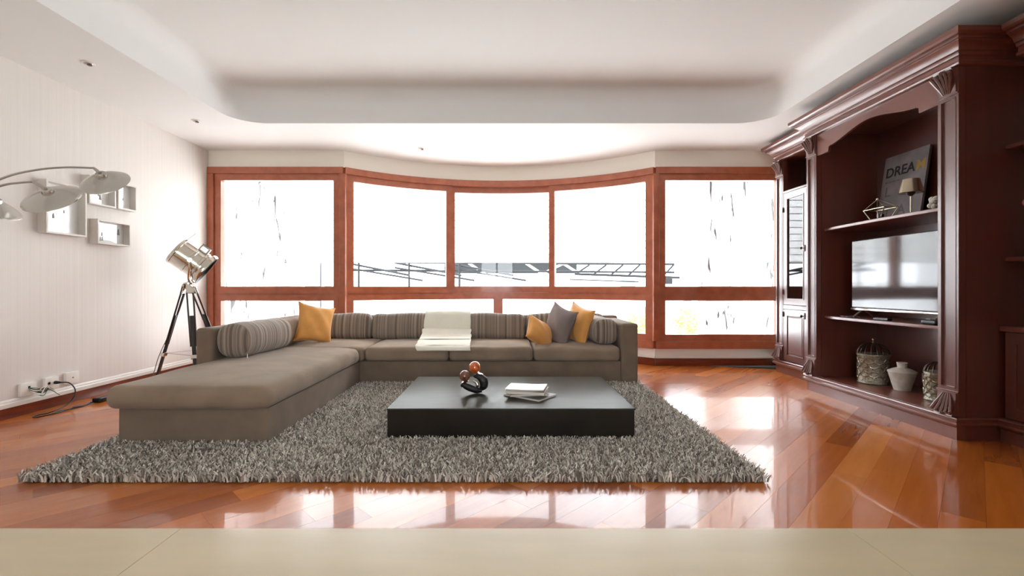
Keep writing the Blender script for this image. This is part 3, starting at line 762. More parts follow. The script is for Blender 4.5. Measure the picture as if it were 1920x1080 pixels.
obj('brown_head', G().ball((-.320, 3.61, TZ + .133), .042, u=24, v=16), M['brown_mb'], sc)
# magazines
def magazine(cx, cy, z, w, h, t, a, cover, label, curl=0.0):
    o = thing('magazine', (cx, cy, z), label, 'magazine', 'magazines on the coffee table')
    m3 = Matrix.Rotation(math.radians(a), 3, 'Z')
    def slab(nm, z0, z1, mm, ins):
        g = G(); n = 8; vs = []; fs = []
        for i in range(n + 1):
            u = -1 + 2 * i / n
            lift = curl * max(0, u) ** 2
            for y in (-h / 2 + ins, h / 2 - ins):
                for zq in (z0, z1): vs.append(m3 @ Vector((u * (w / 2 - ins), y, zq + lift)) + Vector((cx, cy, z)))
        for i in range(n):
            b = i * 4
            fs += [(b, b + 4, b + 6, b + 2), (b + 1, b + 3, b + 7, b + 5), (b, b + 1, b + 5, b + 4), (b + 2, b + 6, b + 7, b + 3)]
        fs += [(0, 2, 3, 1), (n * 4, n * 4 + 1, n * 4 + 3, n * 4 + 2)]
        g.faces(vs, fs); obj(nm, g, mm, o, smooth=0)
    slab('back_cover', 0, .0012, cover, 0); slab('pages', .0013, t - .0013, M['paper'], .003); slab('front_cover', t - .0012, t, cover, 0)
magazine(.175, 3.53, TZ + .0005, .32, .235, .014, -38, M['paper_g'], 'dark grey magazine at the bottom of the stack, turned askew')
magazine(.15, 3.545, TZ + .0155, .28, .21, .014, 8, M['paper_t'], 'taupe magazine second from the bottom of the stack')
magazine(.155, 3.53, TZ + .0305, .29, .215, .024, -14, M['paper_t'], 'thick pale magazine just under the white top one')
magazine(.15, 3.545, TZ + .0555, .285, .215, .010, -12, M['paper_w'], 'white-covered magazine on top of the stack', curl=.006)

# ------------------------------------------------------------------ left wall: framed photographs
def pframe(y0, y1, z0, z1, label, kind):
    t = thing('picture_frame', (XL, (y0 + y1) / 2, z0), label, 'picture frame', 'box frames on the left wall')
    D, wd = .08, .016; x0, x1 = XL + .001, XL + D
    g = G().box(x0, x1, y0, y0 + wd, z0, z1).box(x0, x1, y1 - wd, y1, z0, z1).box(x0, x1, y0 + wd, y1 - wd, z0, z0 + wd).box(x0, x1, y0 + wd, y1 - wd, z1 - wd, z1)
    obj('frame', g, M['pframe'], t)
    obj('photograph', bx(x0, x0 + .012, y0 + wd, y1 - wd, z0 + wd, z1 - wd), M['pmirror'], t, smooth=0)
    rr = random.Random(kind)
    for i in range(4):
        yy = y0 + wd + (y1 - y0 - 2 * wd) * rr.uniform(.1, .85); zc = z0 + wd + (z1 - z0) * rr.uniform(.05, .5); q = .02 + rr.random() * .05
        yy = min(yy, y1 - wd - q * .55); e_ = i * .0003
        obj('print_tone', G().prism([(yy, zc), (yy + q * .5, zc), (yy + q * .35, zc + q * 1.1), (yy + q * .1, zc + q * .9)], 'x', x0 + .0122, x0 + .0132 + e_), M['pdark'], t, smooth=0)
pframe(4.00, 4.386, H + .461, H + .917, 'largest pale box frame on the left wall, lower left of the four', 1)
pframe(4.414, 4.715, H + .783, H + 1.05, 'pale box frame on the left wall partly behind the tallest lamp shade', 2)
pframe(4.74, 4.98, H + .788, H + 1.058, 'narrow pale box frame on the left wall, the rightmost one', 3)
pframe(4.504, 4.899, H + .415, H + .653, 'landscape pale box frame on the left wall, lowest of the four', 4)

# ------------------------------------------------------------------ outlets and cords
def outlet(y0, y1, zc, label, kind):
    t = thing('wall_outlet', (XL, (y0 + y1) / 2, zc), label, 'outlet', 'white outlets low on the left wall')
    obj('plate', G().box(XL + .001, XL + .028, y0, y1, zc - .052, zc + .052), M['white_pl'], t, bevel=.005)
    ym = (y0 + y1) / 2
    if kind == 0: obj('hole', G().box(XL + .0285, XL + .0295, ym - .008, ym + .010, zc + .005, zc + .025), M['black'], t)
    if kind == 1:
        for d in (-.03, .03): obj('socket', G().lathe([(.017, 0), (.019, .003), (.014, .003), (.012, .0)], (XL + .028, ym + d, zc), 18, Matrix.Rotation(math.pi / 2, 3, 'Y')), M['paper'], t)
    if kind == 2: obj('coax_port', G().lathe([(.0, 0), (.007, 0), (.007, .004), (.0, .004)], (XL + .028, ym, zc), 14, Matrix.Rotation(math.pi / 2, 3, 'Y')), M['satin'], t)
outlet(3.841, 3.971, .205, 'white cable outlet with loose wires, nearest the viewer', 0)
outlet(4.044, 4.168, .215, 'middle white outlet with a black plug in it', 1)
outlet(4.236, 4.366, .225, 'white aerial outlet, farthest of the three on the left wall', 2)
ws = thing('loose_wires', (XL + .03, 3.95, .15), 'tangle of green and black loose wires hanging from the nearest outlet', 'wires')
for i in range(7):
    a = R.uniform(-.02, .02); p = [(XL + .029, 3.905, .215 - i * .004), (XL + .06 + .01 * i, 3.93 + a, .205 - .01 * i), (XL + .07 + .008 * i, 3.985 + a, .185 + .012 * (i % 3)), (XL + .06 + .01 * i, 4.03 + .008 * i, .20 - .014 * i)]
    curve_tube(p, [.0035] * 4, 'wire', M[('green', 'black', 'white_pl')[i % 3]], ws, 6)
pc = thing('appliance_cable', (XL + .2, 4.1, 0), 'black power cord plugged into the middle outlet and looping on the floor', 'cord')
curve_tube([(XL + .029, 4.125, .215), (XL + .05, 4.13, .214), (XL + .075, 4.135, .213)], [.013, .013, .007], 'plug', M['black'], pc, 10)
curve_tube([(XL + .075, 4.135, .213), (XL + .12, 4.17, .20), (XL + .16, 4.18, .13), (XL + .165, 4.12, .04), (XL + .18, 3.95, .008), (XL + .16, 3.82, .006), (XL + .21, 3.78, .006), (XL + .25, 3.90, .006), (XL + .24, 4.02, .006), (XL + .26, 4.15, .006), (XL + .25, 4.30, .014)], [.005] * 11, 'cable', M['black'], pc, 8)
curve_tube([(XL + .21, 3.95, .007), (XL + .26, 4.02, .012), (XL + .21, 4.10, .007), (XL + .26, 4.16, .007), (XL + .235, 4.25, .014)], [.005] * 5, 'cable', M['ink2'], pc, 8)
pa = thing('power_strip', (XL + .27, 4.36, 0), 'black power adapter lying on the floor beside the chaise', 'power adapter')
obj('body', G().rbox((XL + .27, 4.33, .024), (.075, .14, .044), .012), M['black'], pa)
obj('lead', G().rbox((XL + .28, 4.47, .018), (.05, .11, .032), .012), M['black'], pa)
curve_tube([(XL + .28, 4.52, .012), (XL + .33, 4.62, .007), (XL + .42, 4.72, .007), (XL + .5, 4.85, .007)], [.005] * 4, 'cable', M['black'], pa, 8)

# ------------------------------------------------------------------ arc floor lamp (its stem stands left of the view)
LB = Vector((-3.81, 3.22, 0))
al = thing('arc_floor_lamp', tuple(LB), 'grey arc floor lamp with three tilted disc shades by the left wall', 'lamp')
obj('base', G().lathe([(0, 0), (.125, 0), (.13, .008), (.128, .024), (.05, .034), (.018, .05), (.0, .05)], LB, 32), M['satin'], al)
obj('pole', G().tube([LB + Vector((0, 0, .03)), LB + Vector((0, 0, 1.42))], .014, 12), M['satin'], al)
def shade(c, rad, nrm, arm_end, tag_):
    """shallow reflector disc with a conical hub; nrm = direction the lamp throws its light"""
    nrm = Vector(nrm).normalized(); q = Vector((0, 0, -1)).rotation_difference(nrm).to_matrix()
    prof = [(.0, .058), (.03, .058), (.034, .05), (.036, .034)] + [(.036 + (rad - .036) * t, .034 - .05 * t ** 1.7) for t in np.linspace(.1, 1, 9)]
    inner = [(r - .002, z - .004) for r, z in prof[::-1] if r > .03] + [(.0, .030)]
    s = obj('shade', G().lathe(prof + [(rad + .002, -.019)] + inner, c, 36, q), M['shade_grey'], al)
    obj('bulb_cup', G().lathe([(.0, .03), (.040, .028), (.046, -.02), (.040, -.052), (.034, -.05), (.0, -.03)], c, 24, q), M['white_paint'], s)
    top = q @ Vector((0, 0, .058)) + Vector(c)
    obj('joint', G().tube([Vector(arm_end), (Vector(arm_end) + top) / 2, top], [.009, .012, .012], 10), M['satin'], s)
Ya = 3.36
def lp(px, py, Y=Ya): return P3(px, py, Y)
c1, c2, c3 = lp(195, 338), lp(95, 368, 3.30), lp(-14, 386, 3.2)
a1, a2 = lp(176, 315), lp(63, 341, 3.30)
curve_tube([LB + Vector((0, 0, 1.40)), LB + Vector((.03, 0, 1.62)), lp(0, 336), lp(60, 320), lp(120, 314), a1], [.010, .009, .008, .0075, .007, .007], 'arm', M['satin'], al, 8)
curve_tube([LB + Vector((0, 0, 1.40)), LB + Vector((.05, -.02, 1.63)), lp(0, 349, 3.32), lp(35, 343, 3.31), a2], [.010, .009, .008, .0075, .007], 'arm', M['satin'], al, 8)
curve_tube([LB + Vector((0, 0, 1.40)), LB + Vector((-.02, -.03, 1.55)), lp(-52, 372, 3.22), lp(-30, 368, 3.2)], [.010, .009, .0075, .007], 'arm', M['satin'], al, 8)
def throw_dir(c, pr, pu, away):
    v_ = (Vector(c) - Vector((0, 0, H))).normalized(); r_ = v_.cross(Vector((0, 0, 1))).normalized(); u_ = r_.cross(v_)
    k = math.sqrt(1 - away * away); return (r_ * pr + u_ * pu).normalized() * k + v_ * away
shade(c1, .150, throw_dir(c1, .42, -.90, .46), a1, '')
shade(c2, .175, throw_dir(c2, .47, -.88, .42), a2, '')
shade(c3, .155, throw_dir(c3, -.30, -.95, .34), lp(-30, 368, 3.2), '')

# ------------------------------------------------------------------ tripod studio lamp
HB = P3(354, 532, 5.2)
tl_ = thing('tripod_floor_lamp', (HB.x, HB.y, 0), 'nickel studio spotlight floor lamp on dark wooden tripod behind the sofa', 'lamp')
feet = [Vector((-3.835, 5.15, 0)), Vector((-3.19, 4.86, 0)), Vector((-3.40, 5.74, 0))]
obj('hub', G().lathe([(0, -.055), (.034, -.055), (.036, -.01), (.052, -.005), (.052, .012), (.02, .016), (.014, .03), (.0, .03)], HB, 24), M['chrome'], tl_)
for f in feet:
    d = (Vector((f.x, f.y, 0)) - Vector((HB.x, HB.y, 0))).normalized(); s0 = HB + d * .045 + Vector((0, 0, -.03))
    sd = Vector((-d.y, d.x, 0)); L_ = f - s0
    g = G()
    for sg in (-1, 1): # two rails, then a solid lower board
        a, b = s0 + sd * sg * .030, s0 + L_ * .60 + sd * sg * .026
        g.tube([a, b], .0095, 6)
    leg = obj('leg', g, M['black_wood'], tl_, smooth=0)
    m3 = Matrix((sd, L_.normalized(), sd.cross(L_.normalized()))).transposed()
    def bd_(nm, t0, t1, w_, th_, mm):
        c0 = s0 + L_ * (t0 + t1) / 2; ln_ = L_.length * (t1 - t0)
        g = G().box(-w_, w_, -ln_ / 2, ln_ / 2, -th_, th_, m3)
        for v_ in g.bm.verts: v_.co += c0
        obj(nm, g, mm, leg, bevel=.002, smooth=0)
    bd_('extension', .30, 1.0, .018, .010, M['black_wood'])
    bd_('clamp', .685, .72, .034, .018, M['chrome'])
    bd_('bracket', -.02, .07, .036, .012, M['chrome'])
obj('spreader_chain', G().tube([feet[0].lerp(HB, .30), feet[1].lerp(HB, .30)], .0022, 5).tube([feet[0].lerp(HB, .30), feet[2].lerp(HB, .30)], .0022, 5), M['satin'], tl_)
HC = P3(360, 489, 5.2); ax = Vector((.70, .36, -.60)).normalized()
qh = Vector((0, 0, 1)).rotation_difference(ax).to_matrix()
hd = obj('lamp_head', G().lathe([(0, -.19), (.150, -.185), (.158, -.17), (.158, -.155), (.150, -.15), (.150, -.03), (.155, -.025), (.155, .0), (.150, .005), (.150, .07), (.162, .075), (.164, .10), (.152, .105), (.152, .125), (.180, .130), (.186, .150), (.182, .172), (.168, .172), (.160, .12), (.0, .10)], HC, 40, qh), M['chrome'], tl_)
obj('lens_rim', G().lathe([(.150, .150), (.170, .176), (.178, .176), (.176, .158), (.150, .150)], HC, 36, qh), M['black'], hd)
obj('lens', G().lathe([(0, .158), (.08, .152), (.15, .132), (.15, .126), (0, .126)], HC, 32, qh), M['cab_glass'], hd)
for k in range(7):
    a = math.radians(70 + k * 14); rr_ = .152; p = qh @ Vector((rr_ * math.cos(a), rr_ * math.sin(a), 0))
    obj('cooling_fin', G().tube([HC + p + ax * -.14, HC + p * 1.03 + ax * .06], .006, 6), M['satin'], hd)
topv = (Vector((0, 0, 1)) - ax * ax.z).normalized()
g = G().rbox((0, 0, 0), (.10, .09, .075), .014)
m3 = Matrix((ax, topv.cross(ax), topv)).transposed()
for v_ in g.bm.verts: v_.co = m3 @ v_.co + HC + topv * .175 + ax * .02
obj('vent_box', g, M['satin'], hd)
g = G()
for k in (-.025, 0, .025): g.box(-.052 , .052, k - .004, k + .004, .034, .042)
for v_ in g.bm.verts: v_.co = m3 @ v_.co + HC + topv * .175 + ax * .02
obj('vent_slot', g, M['black'], hd)
obj('aiming_rod', G().tube([HC + topv * .14 - ax * .175, HC + topv * .235 - ax * .155 + Vector((.02, 0, .02))], .003, 6), M['satin'], hd)
sdv = topv.cross(ax).normalized()
if sdv.y > 0: sdv = -sdv
yk = []
for k in range(15):
    a = math.pi * k / 14; w_ = math.cos(a) * .172; dz = -math.sin(a) ** .7 * (HC.z - HB.z - .035)
    base = HC.lerp(Vector((HB.x, HB.y, HC.z)), math.sin(a))
    yk.append(base + sdv * w_ + Vector((0, 0, dz)))
obj('yoke', G().tube(yk, .0095, 8), M['chrome'], tl_)
for sg in (-1, 1): obj('yoke_knob', G().tube([HC + sdv * sg * .15, HC + sdv * sg * .195], .022, 14), M['chrome'], tl_)
curve_tube([HB + Vector((-.03, .02, -.02)), (-3.70, 5.30, .72), (-3.88, 5.28, .30), (-3.93, 5.26, .10), (-3.94, 5.2, .008), (-3.90, 5.0, .006)], [.004] * 6, 'cord', M['ink2'], tl_, 6)

# ------------------------------------------------------------------ right-hand wall units
XF, XBK = 3.09, 3.72      # main carcass front, back of the units
Y0, Y1 = 3.215, 4.845     # main unit near / far
ZT = H + 1.505            # underside of main cornice
def acanthus(name, par, xf, yc, z0, z1, wd, out, up=True):
    """carved leaf block standing proud of a pilaster face that looks along -X"""
    h = z1 - z0; g = G()
    def Zt(t): return z0 + h * t if up else z1 - h * t
    pts = [(xf + .004, Zt(0)), (xf - .010, Zt(0)), (xf - .014, Zt(.4)), (xf - .03, Zt(.8)), (xf - out, Zt(1)), (xf + .004, Zt(1))]
    g.prism([(x, z) for x, z in pts], 'y', yc - wd * .44, yc + wd * .44)
    for k, a in enumerate((-1, -.5, 0, .5, 1)):
        y0_ = yc + a * wd * .16; y1_ = yc + a * wd * .46; tp = 1 - abs(a) * .10
        q = [(xf - .010, y0_, Zt(.04)), (xf - .020, y0_ + (y1_ - y0_) * .3, Zt(.30)), (xf - .034, y0_ + (y1_ - y0_) * .7, Zt(.62 * tp)), (xf - out - .012, y1_, Zt(.90 * tp)), (xf - out - .022, y1_, Zt(.86 * tp))]
        g.tube(q, [.004, .010, .012, .010, .004], 6)
        g.tube([(p[0] - .006, p[1], p[2]) for p in q[1:4]], [.003, .005, .003], 5)
    for sg in (-1, 1):
        sp = []
        for i in range(13):
            t = i / 12 * 3.6 * math.pi; r = wd * .17 * (1 - i / 15)
            sp.append((xf - out * .7 - .012, yc + sg * (wd * .27 + r * math.cos(t) * .9), Zt(.78) + r * math.sin(t) * (1 if up else -1)))
        g.tube(sp, [.007 * (1 - i / 20) for i in range(13)], 6)
    g.ball((xf - out - .004, yc, Zt(.9)), .014, (1, 1, 1.2), 8, 6)
    return obj(name, g, M['mahog'], par, smooth=50)
def pilaster(par, xf, ya, yb, z0, z1, cap=.17, foot=.16, depth=.05):
    yc, wd = (ya + yb) / 2, yb - ya; t = .022
    g = G().box(xf, xf + depth, ya, ya + t, z0, z1).box(xf, xf + depth, yb - t, yb, z0, z1)
    g.box(xf, xf + depth, ya + t, yb - t, z0, z0 + foot + .03).box(xf, xf + depth, ya + t, yb - t, z1 - cap - .03, z1)
    p = obj('pilaster', g, M['mahog'], par)
    obj('pilaster_panel', bx(xf + .012, xf + depth - .002, ya + t, yb - t, z0 + foot + .03, z1 - cap - .03), M['mahog'], p, smooth=0)
    g = G()
    for (a, b) in ((ya + t - .004, ya + t + .006), (yb - t - .006, yb - t + .004)): g.box(a * 0 + xf - .003, xf + .012, a, b, z0 + foot + .035, z1 - cap - .035)
    g.box(xf - .003, xf + .012, ya + t, yb - t, z0 + foot + .030, z0 + foot + .040).box(xf - .003, xf + .012, ya + t, yb - t, z1 - cap - .040, z1 - cap - .030)
    obj('bead', g, M['mahog'], p)
    obj('collar', G().box(xf - .010, xf, ya - .004, yb + .004, z1 - cap - .014, z1 - cap).box(xf - .010, xf, ya - .004, yb + .004, z0 + foot, z0 + foot + .014), M['mahog'], p, bevel=.003)
    acanthus('capital', p, xf, yc, z1 - cap, z1 - .004, wd, .045, True)
    acanthus('foot_carving', p, xf, yc, z0 + .004, z0 + foot, wd, .040, False)
    return p
def cornice(par, path, zb, sc_=1.0):
    k = sc_
    pr = [(-.03, zb), (.012, zb), (.022, zb + .006), (.026, zb + .017), (.022, zb + .028), (.012, zb + .034), (.012, zb + .060), (.024, zb + .066), (.030, zb + .082), (.030, zb + .088), (.040, zb + .092),
          (.046, zb + .112), (.060, zb + .130), (.078, zb + .140), (.078, zb + .148), (.088, zb + .150), (.090, zb + .158), (.088, zb + .166), (.108, zb + .170), (.120, zb + .182), (.122, zb + .212), (-.03, zb + .212)]
    return obj('cornice', G().sweep(path, [(o * k, z) for o, z in pr]), M['mahog_h'], par, smooth=32)
def plinth(par, path, z1=.158):
    pr = [(-.03, 0), (.0, 0), (.0, .085), (.006, .092), (.024, .100), (.030, .112), (.028, .124), (.018, .132), (.018, .140), (.026, .144), (.028, .150), (.024, z1), (-.03, z1)]
    return obj('plinth', G().sweep(path, pr), M['mahog_h'], par, smooth=32)
# main open unit
mu = thing('media_cabinet', ((XF + XBK) / 2, (Y0 + Y1) / 2, 0), 'tall carved mahogany media cabinet with open shelves and arched valance', 'cabinet')
pth = [(XBK, Y1), (XF - .01, Y1), (XF - .01, Y0), (XBK, Y0)]
cornice(mu, pth, ZT); plinth(mu, [(XBK, Y1 - .01), (XF - .01, Y1 - .01), (XF - .01, Y0 + .015), (XBK, Y0 + .015)])
obj('side_panel', bx(XF + .04, XBK, Y0, Y0 + .028, 0, ZT + .05), M['mahog'], mu)
obj('side_panel', bx(XF + .04, XBK, Y1 - .028, Y1, 0, ZT + .05), M['mahog'], mu)
obj('inner_side', bx(XF + .045, XBK - .03, Y0 + .10, Y0 + .118, .16, ZT + .02), M['mahog'], mu)
obj('inner_side', bx(XF + .045, XBK - .03, Y1 - .145, Y1 - .127, .16, ZT + .02), M['mahog'], mu)
obj('back_panel', bx(XBK - .03, XBK - .012, Y0 + .028, Y1 - .028, .16, ZT + .02), M['mahog'], mu)
obj('top_panel', bx(XF, XBK, Y0 + .028, Y1 - .028, ZT + .02, ZT + .045), M['mahog'], mu)
obj('floor_panel', bx(XF + .0, XBK - .012, Y0 + .03, Y1 - .03, .135, .160), M['mahog_h'], mu, bevel=.003)
pilaster(mu, XF - .012, Y0, Y0 + .155, .160, ZT)
pilaster(mu, XF - .012, Y1 - .15, Y1, .160, ZT)
ya, yb = Y0 + .155, Y1 - .15
def val_bottom():
    pts = [(ya, H + 1.300), (ya + .165, H + 1.300), (ya + .17, H + 1.345)]
    ym = (ya + yb) / 2; n = 22
    for i in range(n + 1):
        t = i / n; y = ya + .19 + (yb - ya - .38) * t; s_ = 1 - abs(2 * t - 1)
        pts.append((y, H + 1.350 + .085 * (s_ * s_ * (3 - 2 * s_)) ** .85))
    return pts + [(yb - .17, H + 1.345), (yb - .165, H + 1.300), (yb, H + 1.300)]
vb = val_bottom()
obj('valance', G().prism([(y, z) for y, z in vb] + [(yb, ZT + .01), (ya, ZT + .01)], 'x', XF - .004, XF + .020), M['mahog_h'], mu, bevel=.002, seg=1)
obj('valance_bead', G().tube([(XF - .004, y, z + .003) for y, z in vb[3:-3]], .0045, 6), M['mahog_h'], mu)
def shelf(z, par=mu):
    pr = []
    n = 10
    g = G(); a, b = Y0 + .118, Y1 - .145
    pts = []
    for i in range(n + 1):
        t = i / n; y = a + (b - a) * t; e = min(t, 1 - t)
        pts.append((XF + .055 - .030 * (1 - (2 * t - 1) ** 2) + (.02 if i in (0, n) else 0), y))
    g.prism([(XBK - .03, a)] + pts + [(XBK - .03, b)], 'z', z - .028, z)
    return obj('shelf', g, M['mahog_h'], par, bevel=.009, seg=3)
ZS1, ZS2 = H + .578, H - .283
shelf(ZS1); shelf(ZS2)
# far tower
TXF, TY0_, TY1_ = 3.36, 4.85, 5.88; TZT = H + 1.545
tw = thing('display_cabinet', (3.5, 5.4, 0), 'narrow mahogany display cabinet with glazed door beside the window', 'cabinet')
tp = [(XBK, TY1_), (TXF - .005, TY1_), (TXF - .005, TY0_)]
cornice(tw, tp[:2] + [(TXF - .005, Y1 + .125)], TZT - .005); plinth(tw, tp)
obj('side_panel', bx(TXF + .04, XBK, TY1_ - .024, TY1_, .1, TZT + .02), M['mahog'], tw)
obj('side_panel', bx(TXF + .02, XBK, TY0_, TY0_ + .024, .1, TZT + .02), M['mahog'], tw)
obj('back_panel', bx(XBK - .03, XBK - .012, TY0_ + .024, TY1_ - .024, .16, TZT), M['mahog'], tw)
obj('floor_panel', bx(TXF + .02, XBK - .012, TY0_ + .024, TY1_ - .024, .13, .16), M['mahog'], tw)
obj('top_panel', bx(TXF, XBK, TY0_ + .024, TY1_ - .024, TZT, TZT + .02), M['mahog'], tw)
pilaster(tw, TXF - .006, TY1_ - .155, TY1_, .160, TZT)
dy1 = TY1_ - .158; dy0 = 5.27
obj('stile_panel', bx(TXF, TXF + .022, TY0_ + .024, dy0 - .004, .16, TZT), M['mahog'], tw)
obj('divider_shelf', bx(TXF - .006, XBK - .03, dy0 - .004, dy1, H + 1.130, H + 1.155), M['mahog'], tw, bevel=.005)
obj('divider_shelf', bx(TXF - .004, XBK - .03, dy0 - .004, dy1, H - .265, H - .215), M['mahog'], tw, bevel=.004)
def door(z0, z1, glazed, hinges):
    fr = .062; y0_, y1_ = dy0, dy1 - .004; x0, x1 = TXF - .004, TXF + .02
    g = G().box(x0, x1, y0_, y0_ + fr, z0, z1).box(x0, x1, y1_ - fr, y1_, z0, z1).box(x0, x1, y0_ + fr, y1_ - fr, z0, z0 + fr).box(x0, x1, y0_ + fr, y1_ - fr, z1 - fr, z1)
    d = obj('door', g, M['mahog'], tw)
    a, b, c, e = y0_ + fr, y1_ - fr, z0 + fr, z1 - fr
    g = G()
    for q in ((a, a + .012, c, e), (b - .012, b, c, e), (a + .012, b - .012, c, c + .012), (a + .012, b - .012, e - .012, e)): g.box(x0 - .005, x0 + .01, *q)
    obj('bead', g, M['mahog'], d, bevel=.003)
    if glazed: obj('pane', bx(x0 + .010, x0 + .014, a + .01, b - .01, c + .01, e - .01), M['cab_mirror'] if 'cab_mirror' in M else M['cab_glass'], d, smooth=0)
    else:
        g = G(); i_ = .035
        vs = [(x0 + .012, a, c), (x0 + .012, b, c), (x0 + .012, b, e), (x0 + .012, a, e), (x0 - .002, a + i_, c + i_), (x0 - .002, b - i_, c + i_), (x0 - .002, b - i_, e - i_), (x0 - .002, a + i_, e - i_), (x0 + .018, a, c), (x0 + .018, b, c), (x0 + .018, b, e), (x0 + .018, a, e)]
        g.faces(vs, [(4, 5, 6, 7), (0, 1, 5, 4), (1, 2, 6, 5), (2, 3, 7, 6), (3, 0, 4, 7), (8, 11, 10, 9), (0, 8, 9, 1), (1, 9, 10, 2), (2, 10, 11, 3), (3, 11, 8, 0)])
        obj('raised_panel', g, M['mahog'], d, smooth=0)
    zk = (z0 + z1) / 2 - .02 if glazed else z1 - .06
    obj('escutcheon', G().rbox((x0 - .003, y0_ + .045, zk), (.008, .022, .07), .003), M['dark_metal'], d)
    obj('key', G().tube([(x0 - .003, y0_ + .045, zk), (x0 - .03, y0_ + .045, zk)], .004, 8).lathe([(.012, -.003), (.015, 0), (.012, .003), (.006, 0), (.012, -.003)], (x0 - .038, y0_ + .045, zk), 14, Matrix.Rotation(math.pi / 2, 3, 'X')), M['dark_metal'], d)
    for zh in hinges: obj('hinge', G().tube([(x0 - .006, y1_ + .002, zh - .03), (x0 - .006, y1_ + .002, zh + .03)], .007, 10), M['dark_metal'], d)
door(H - .210, H + 1.125, True, (H + .93, H - .06)); door(.166, H - .270, False, (H - .33,))
for k in range(5):     # small open end shelves on the window side
    z = (H + 1.06, H + .62, H + .24, H - .27, H - .78)[k]
    obj('end_shelf', G().prism([(TXF + .03, TY1_), (TXF + .03, TY1_ + .04), (TXF + .09, TY1_ + .09), (XBK, TY1_ + .09), (XBK, TY1_)], 'z', z - .018, z), M['mahog'], tw)
obj('end_post', bx(TXF + .075, TXF + .095, TY1_ + .06, TY1_ + .085, .15, TZT - .02), M['mahog'], tw)
# near bookcase, mostly out of view
NX, NY0, NY1 = 3.37, .9, 3.212
bk = thing('bookcase', (3.55, 2, 0), 'dark mahogany bookcase at the right edge of the view', 'cabinet')
cornice(bk, [(NX - .01, Y0 - .125), (NX - .01, NY0), (XBK, NY0)], ZT); plinth(bk, [(NX - .01, NY1), (NX - .01, NY0), (XBK, NY0)])
obj('back_panel', bx(XBK - .03, XBK - .012, NY0, NY1, .16, ZT + .02), M['mahog'], bk)
obj('side_panel', bx(NX, XBK, NY0, NY0 + .03, .1, ZT + .02), M['mahog'], bk)
obj('top_panel', bx(NX, XBK, NY0, Y0 - .125, ZT + .0, ZT + .03), M['mahog'], bk)
obj('floor_panel', bx(NX, XBK, NY0, NY1, .13, .16), M['mahog'], bk)
obj('worktop', bx(NX - .02, XBK - .03, NY0, NY1 - .002, H - .30, H - .265), M['mahog_h'], bk, bevel=.006)
for z in (H + .2, H + .96): obj('shelf', bx(NX + .02, XBK - .03, NY0 + .03, NY1 - .002, z - .026, z), M['mahog_h'], bk, bevel=.006)
for (a, b) in ((2.16, 3.19), (1.0, 2.1)):
    g = G().box(NX, NX + .022, a, a + .07, .166, H - .305).box(NX, NX + .022, b - .07, b, .166, H - .305).box(NX, NX + .022, a + .07, b - .07, .166, .24).box(NX, NX + .022, a + .07, b - .07, H - .38, H - .305)
    d = obj('door', g, M['mahog'], bk)
    obj('raised_panel', G().rbox((NX + .014, (a + b) / 2, (.24 + H - .38) / 2), (.02, b - a - .13, H - .38 - .24 + .01), .008), M['mahog'], d)
    obj('knob', G().ball((NX - .016, a + .035, .5), .016), M['dark_metal'], d)
pv = thing('pink_vase', (3.44, 3.11, H + .2), 'small rose ceramic vase at the right edge on the bookcase shelf', 'vase')
obj('body', G().lathe([(0, 0), (.035, 0), (.05, .05), (.055, .10), (.045, .16), (.024, .22), (.020, .26), (.030, .28), (.0, .28)], (3.47, 3.075, H + .2), 20), M['pink'], pv)
obj('blossom', G().ball((3.47, 3.095, H + .52), .042, (1, 1, .8)).ball((3.45, 3.12, H + .56), .03).ball((3.48, 3.12, H + .50), .03), M['pink'], pv)
obj('stalk', G().tube([(3.47, 3.08, H + .45), (3.47, 3.09, H + .52)], .006, 6), M['leaf'], pv)

# ------------------------------------------------------------------ things on the shelves
tv = thing('television', (3.28, 3.93, ZS2), 'flat screen television reflecting the windows on the middle shelf', 'television')
VX, VY0, VY1, VZ0, VZ1 = 3.245, 3.42, 4.445, H - .205, H + .432
obj('housing', G().rbox((VX + .022, (VY0 + VY1) / 2, (VZ0 + VZ1) / 2), (.035, VY1 - VY0, VZ1 - VZ0), .008), M['black'], tv)
obj('screen', bx(VX, VX + .004, VY0 + .012, VY1 - .012, VZ0 + .022, VZ1 - .010), M['tvglass'], tv, smooth=0)
obj('chrome_edge', bx(VX - .004, VX + .03, VY0, VY1, VZ0 - .008, VZ0 + .010), M['chrome'], tv, bevel=.002)
for y in (VY0 + .12, VY1 - .12):
    g = G().tube([(VX + .02, y, VZ0), (VX - .07, y + .0, ZS2 + .008)], .008, 8).tube([(VX + .02, y, VZ0), (VX + .12, y, ZS2 + .008)], .008, 8)
    obj('stand_foot', g, M['satin'], tv)
rm = thing('remote_control', (3.19, 3.98, ZS2), 'slim black remote control on the shelf in front of the television', 'remote')
obj('body', G().rbox((3.185, 4.0, ZS2 + .010), (.042, .16, .018), .006), M['black'], rm)
obj('buttons', G().box(3.178, 3.192, 3.94, 4.05, ZS2 + .0185, ZS2 + .0205), M['ink2'], rm)
sb = thing('set_top_box', (3.2, 3.52, ZS2), 'small black set-top box at the near end of the television shelf', 'electronics')
obj('case', G().rbox((3.205, 3.53, ZS2 + .018), (.11, .13, .034), .012), M['black'], sb)
obj('ring', G().lathe([(.022, 0), (.026, .004), (.030, 0), (.026, -.002), (.022, 0)], (3.19, 3.55, ZS2 + .038), 20), M['chrome'], sb)
ca = thing('signal_cable', (3.2, 4.3, ZS2), 'thin black cable lying on the far end of the television shelf', 'cable')
curve_tube([(3.26, 4.42, ZS2 + .006), (3.18, 4.50, ZS2 + .006), (3.17, 4.38, ZS2 + .006), (3.20, 4.28, ZS2 + .006)], [.005] * 4, 'lead', M['black'], ca, 6)

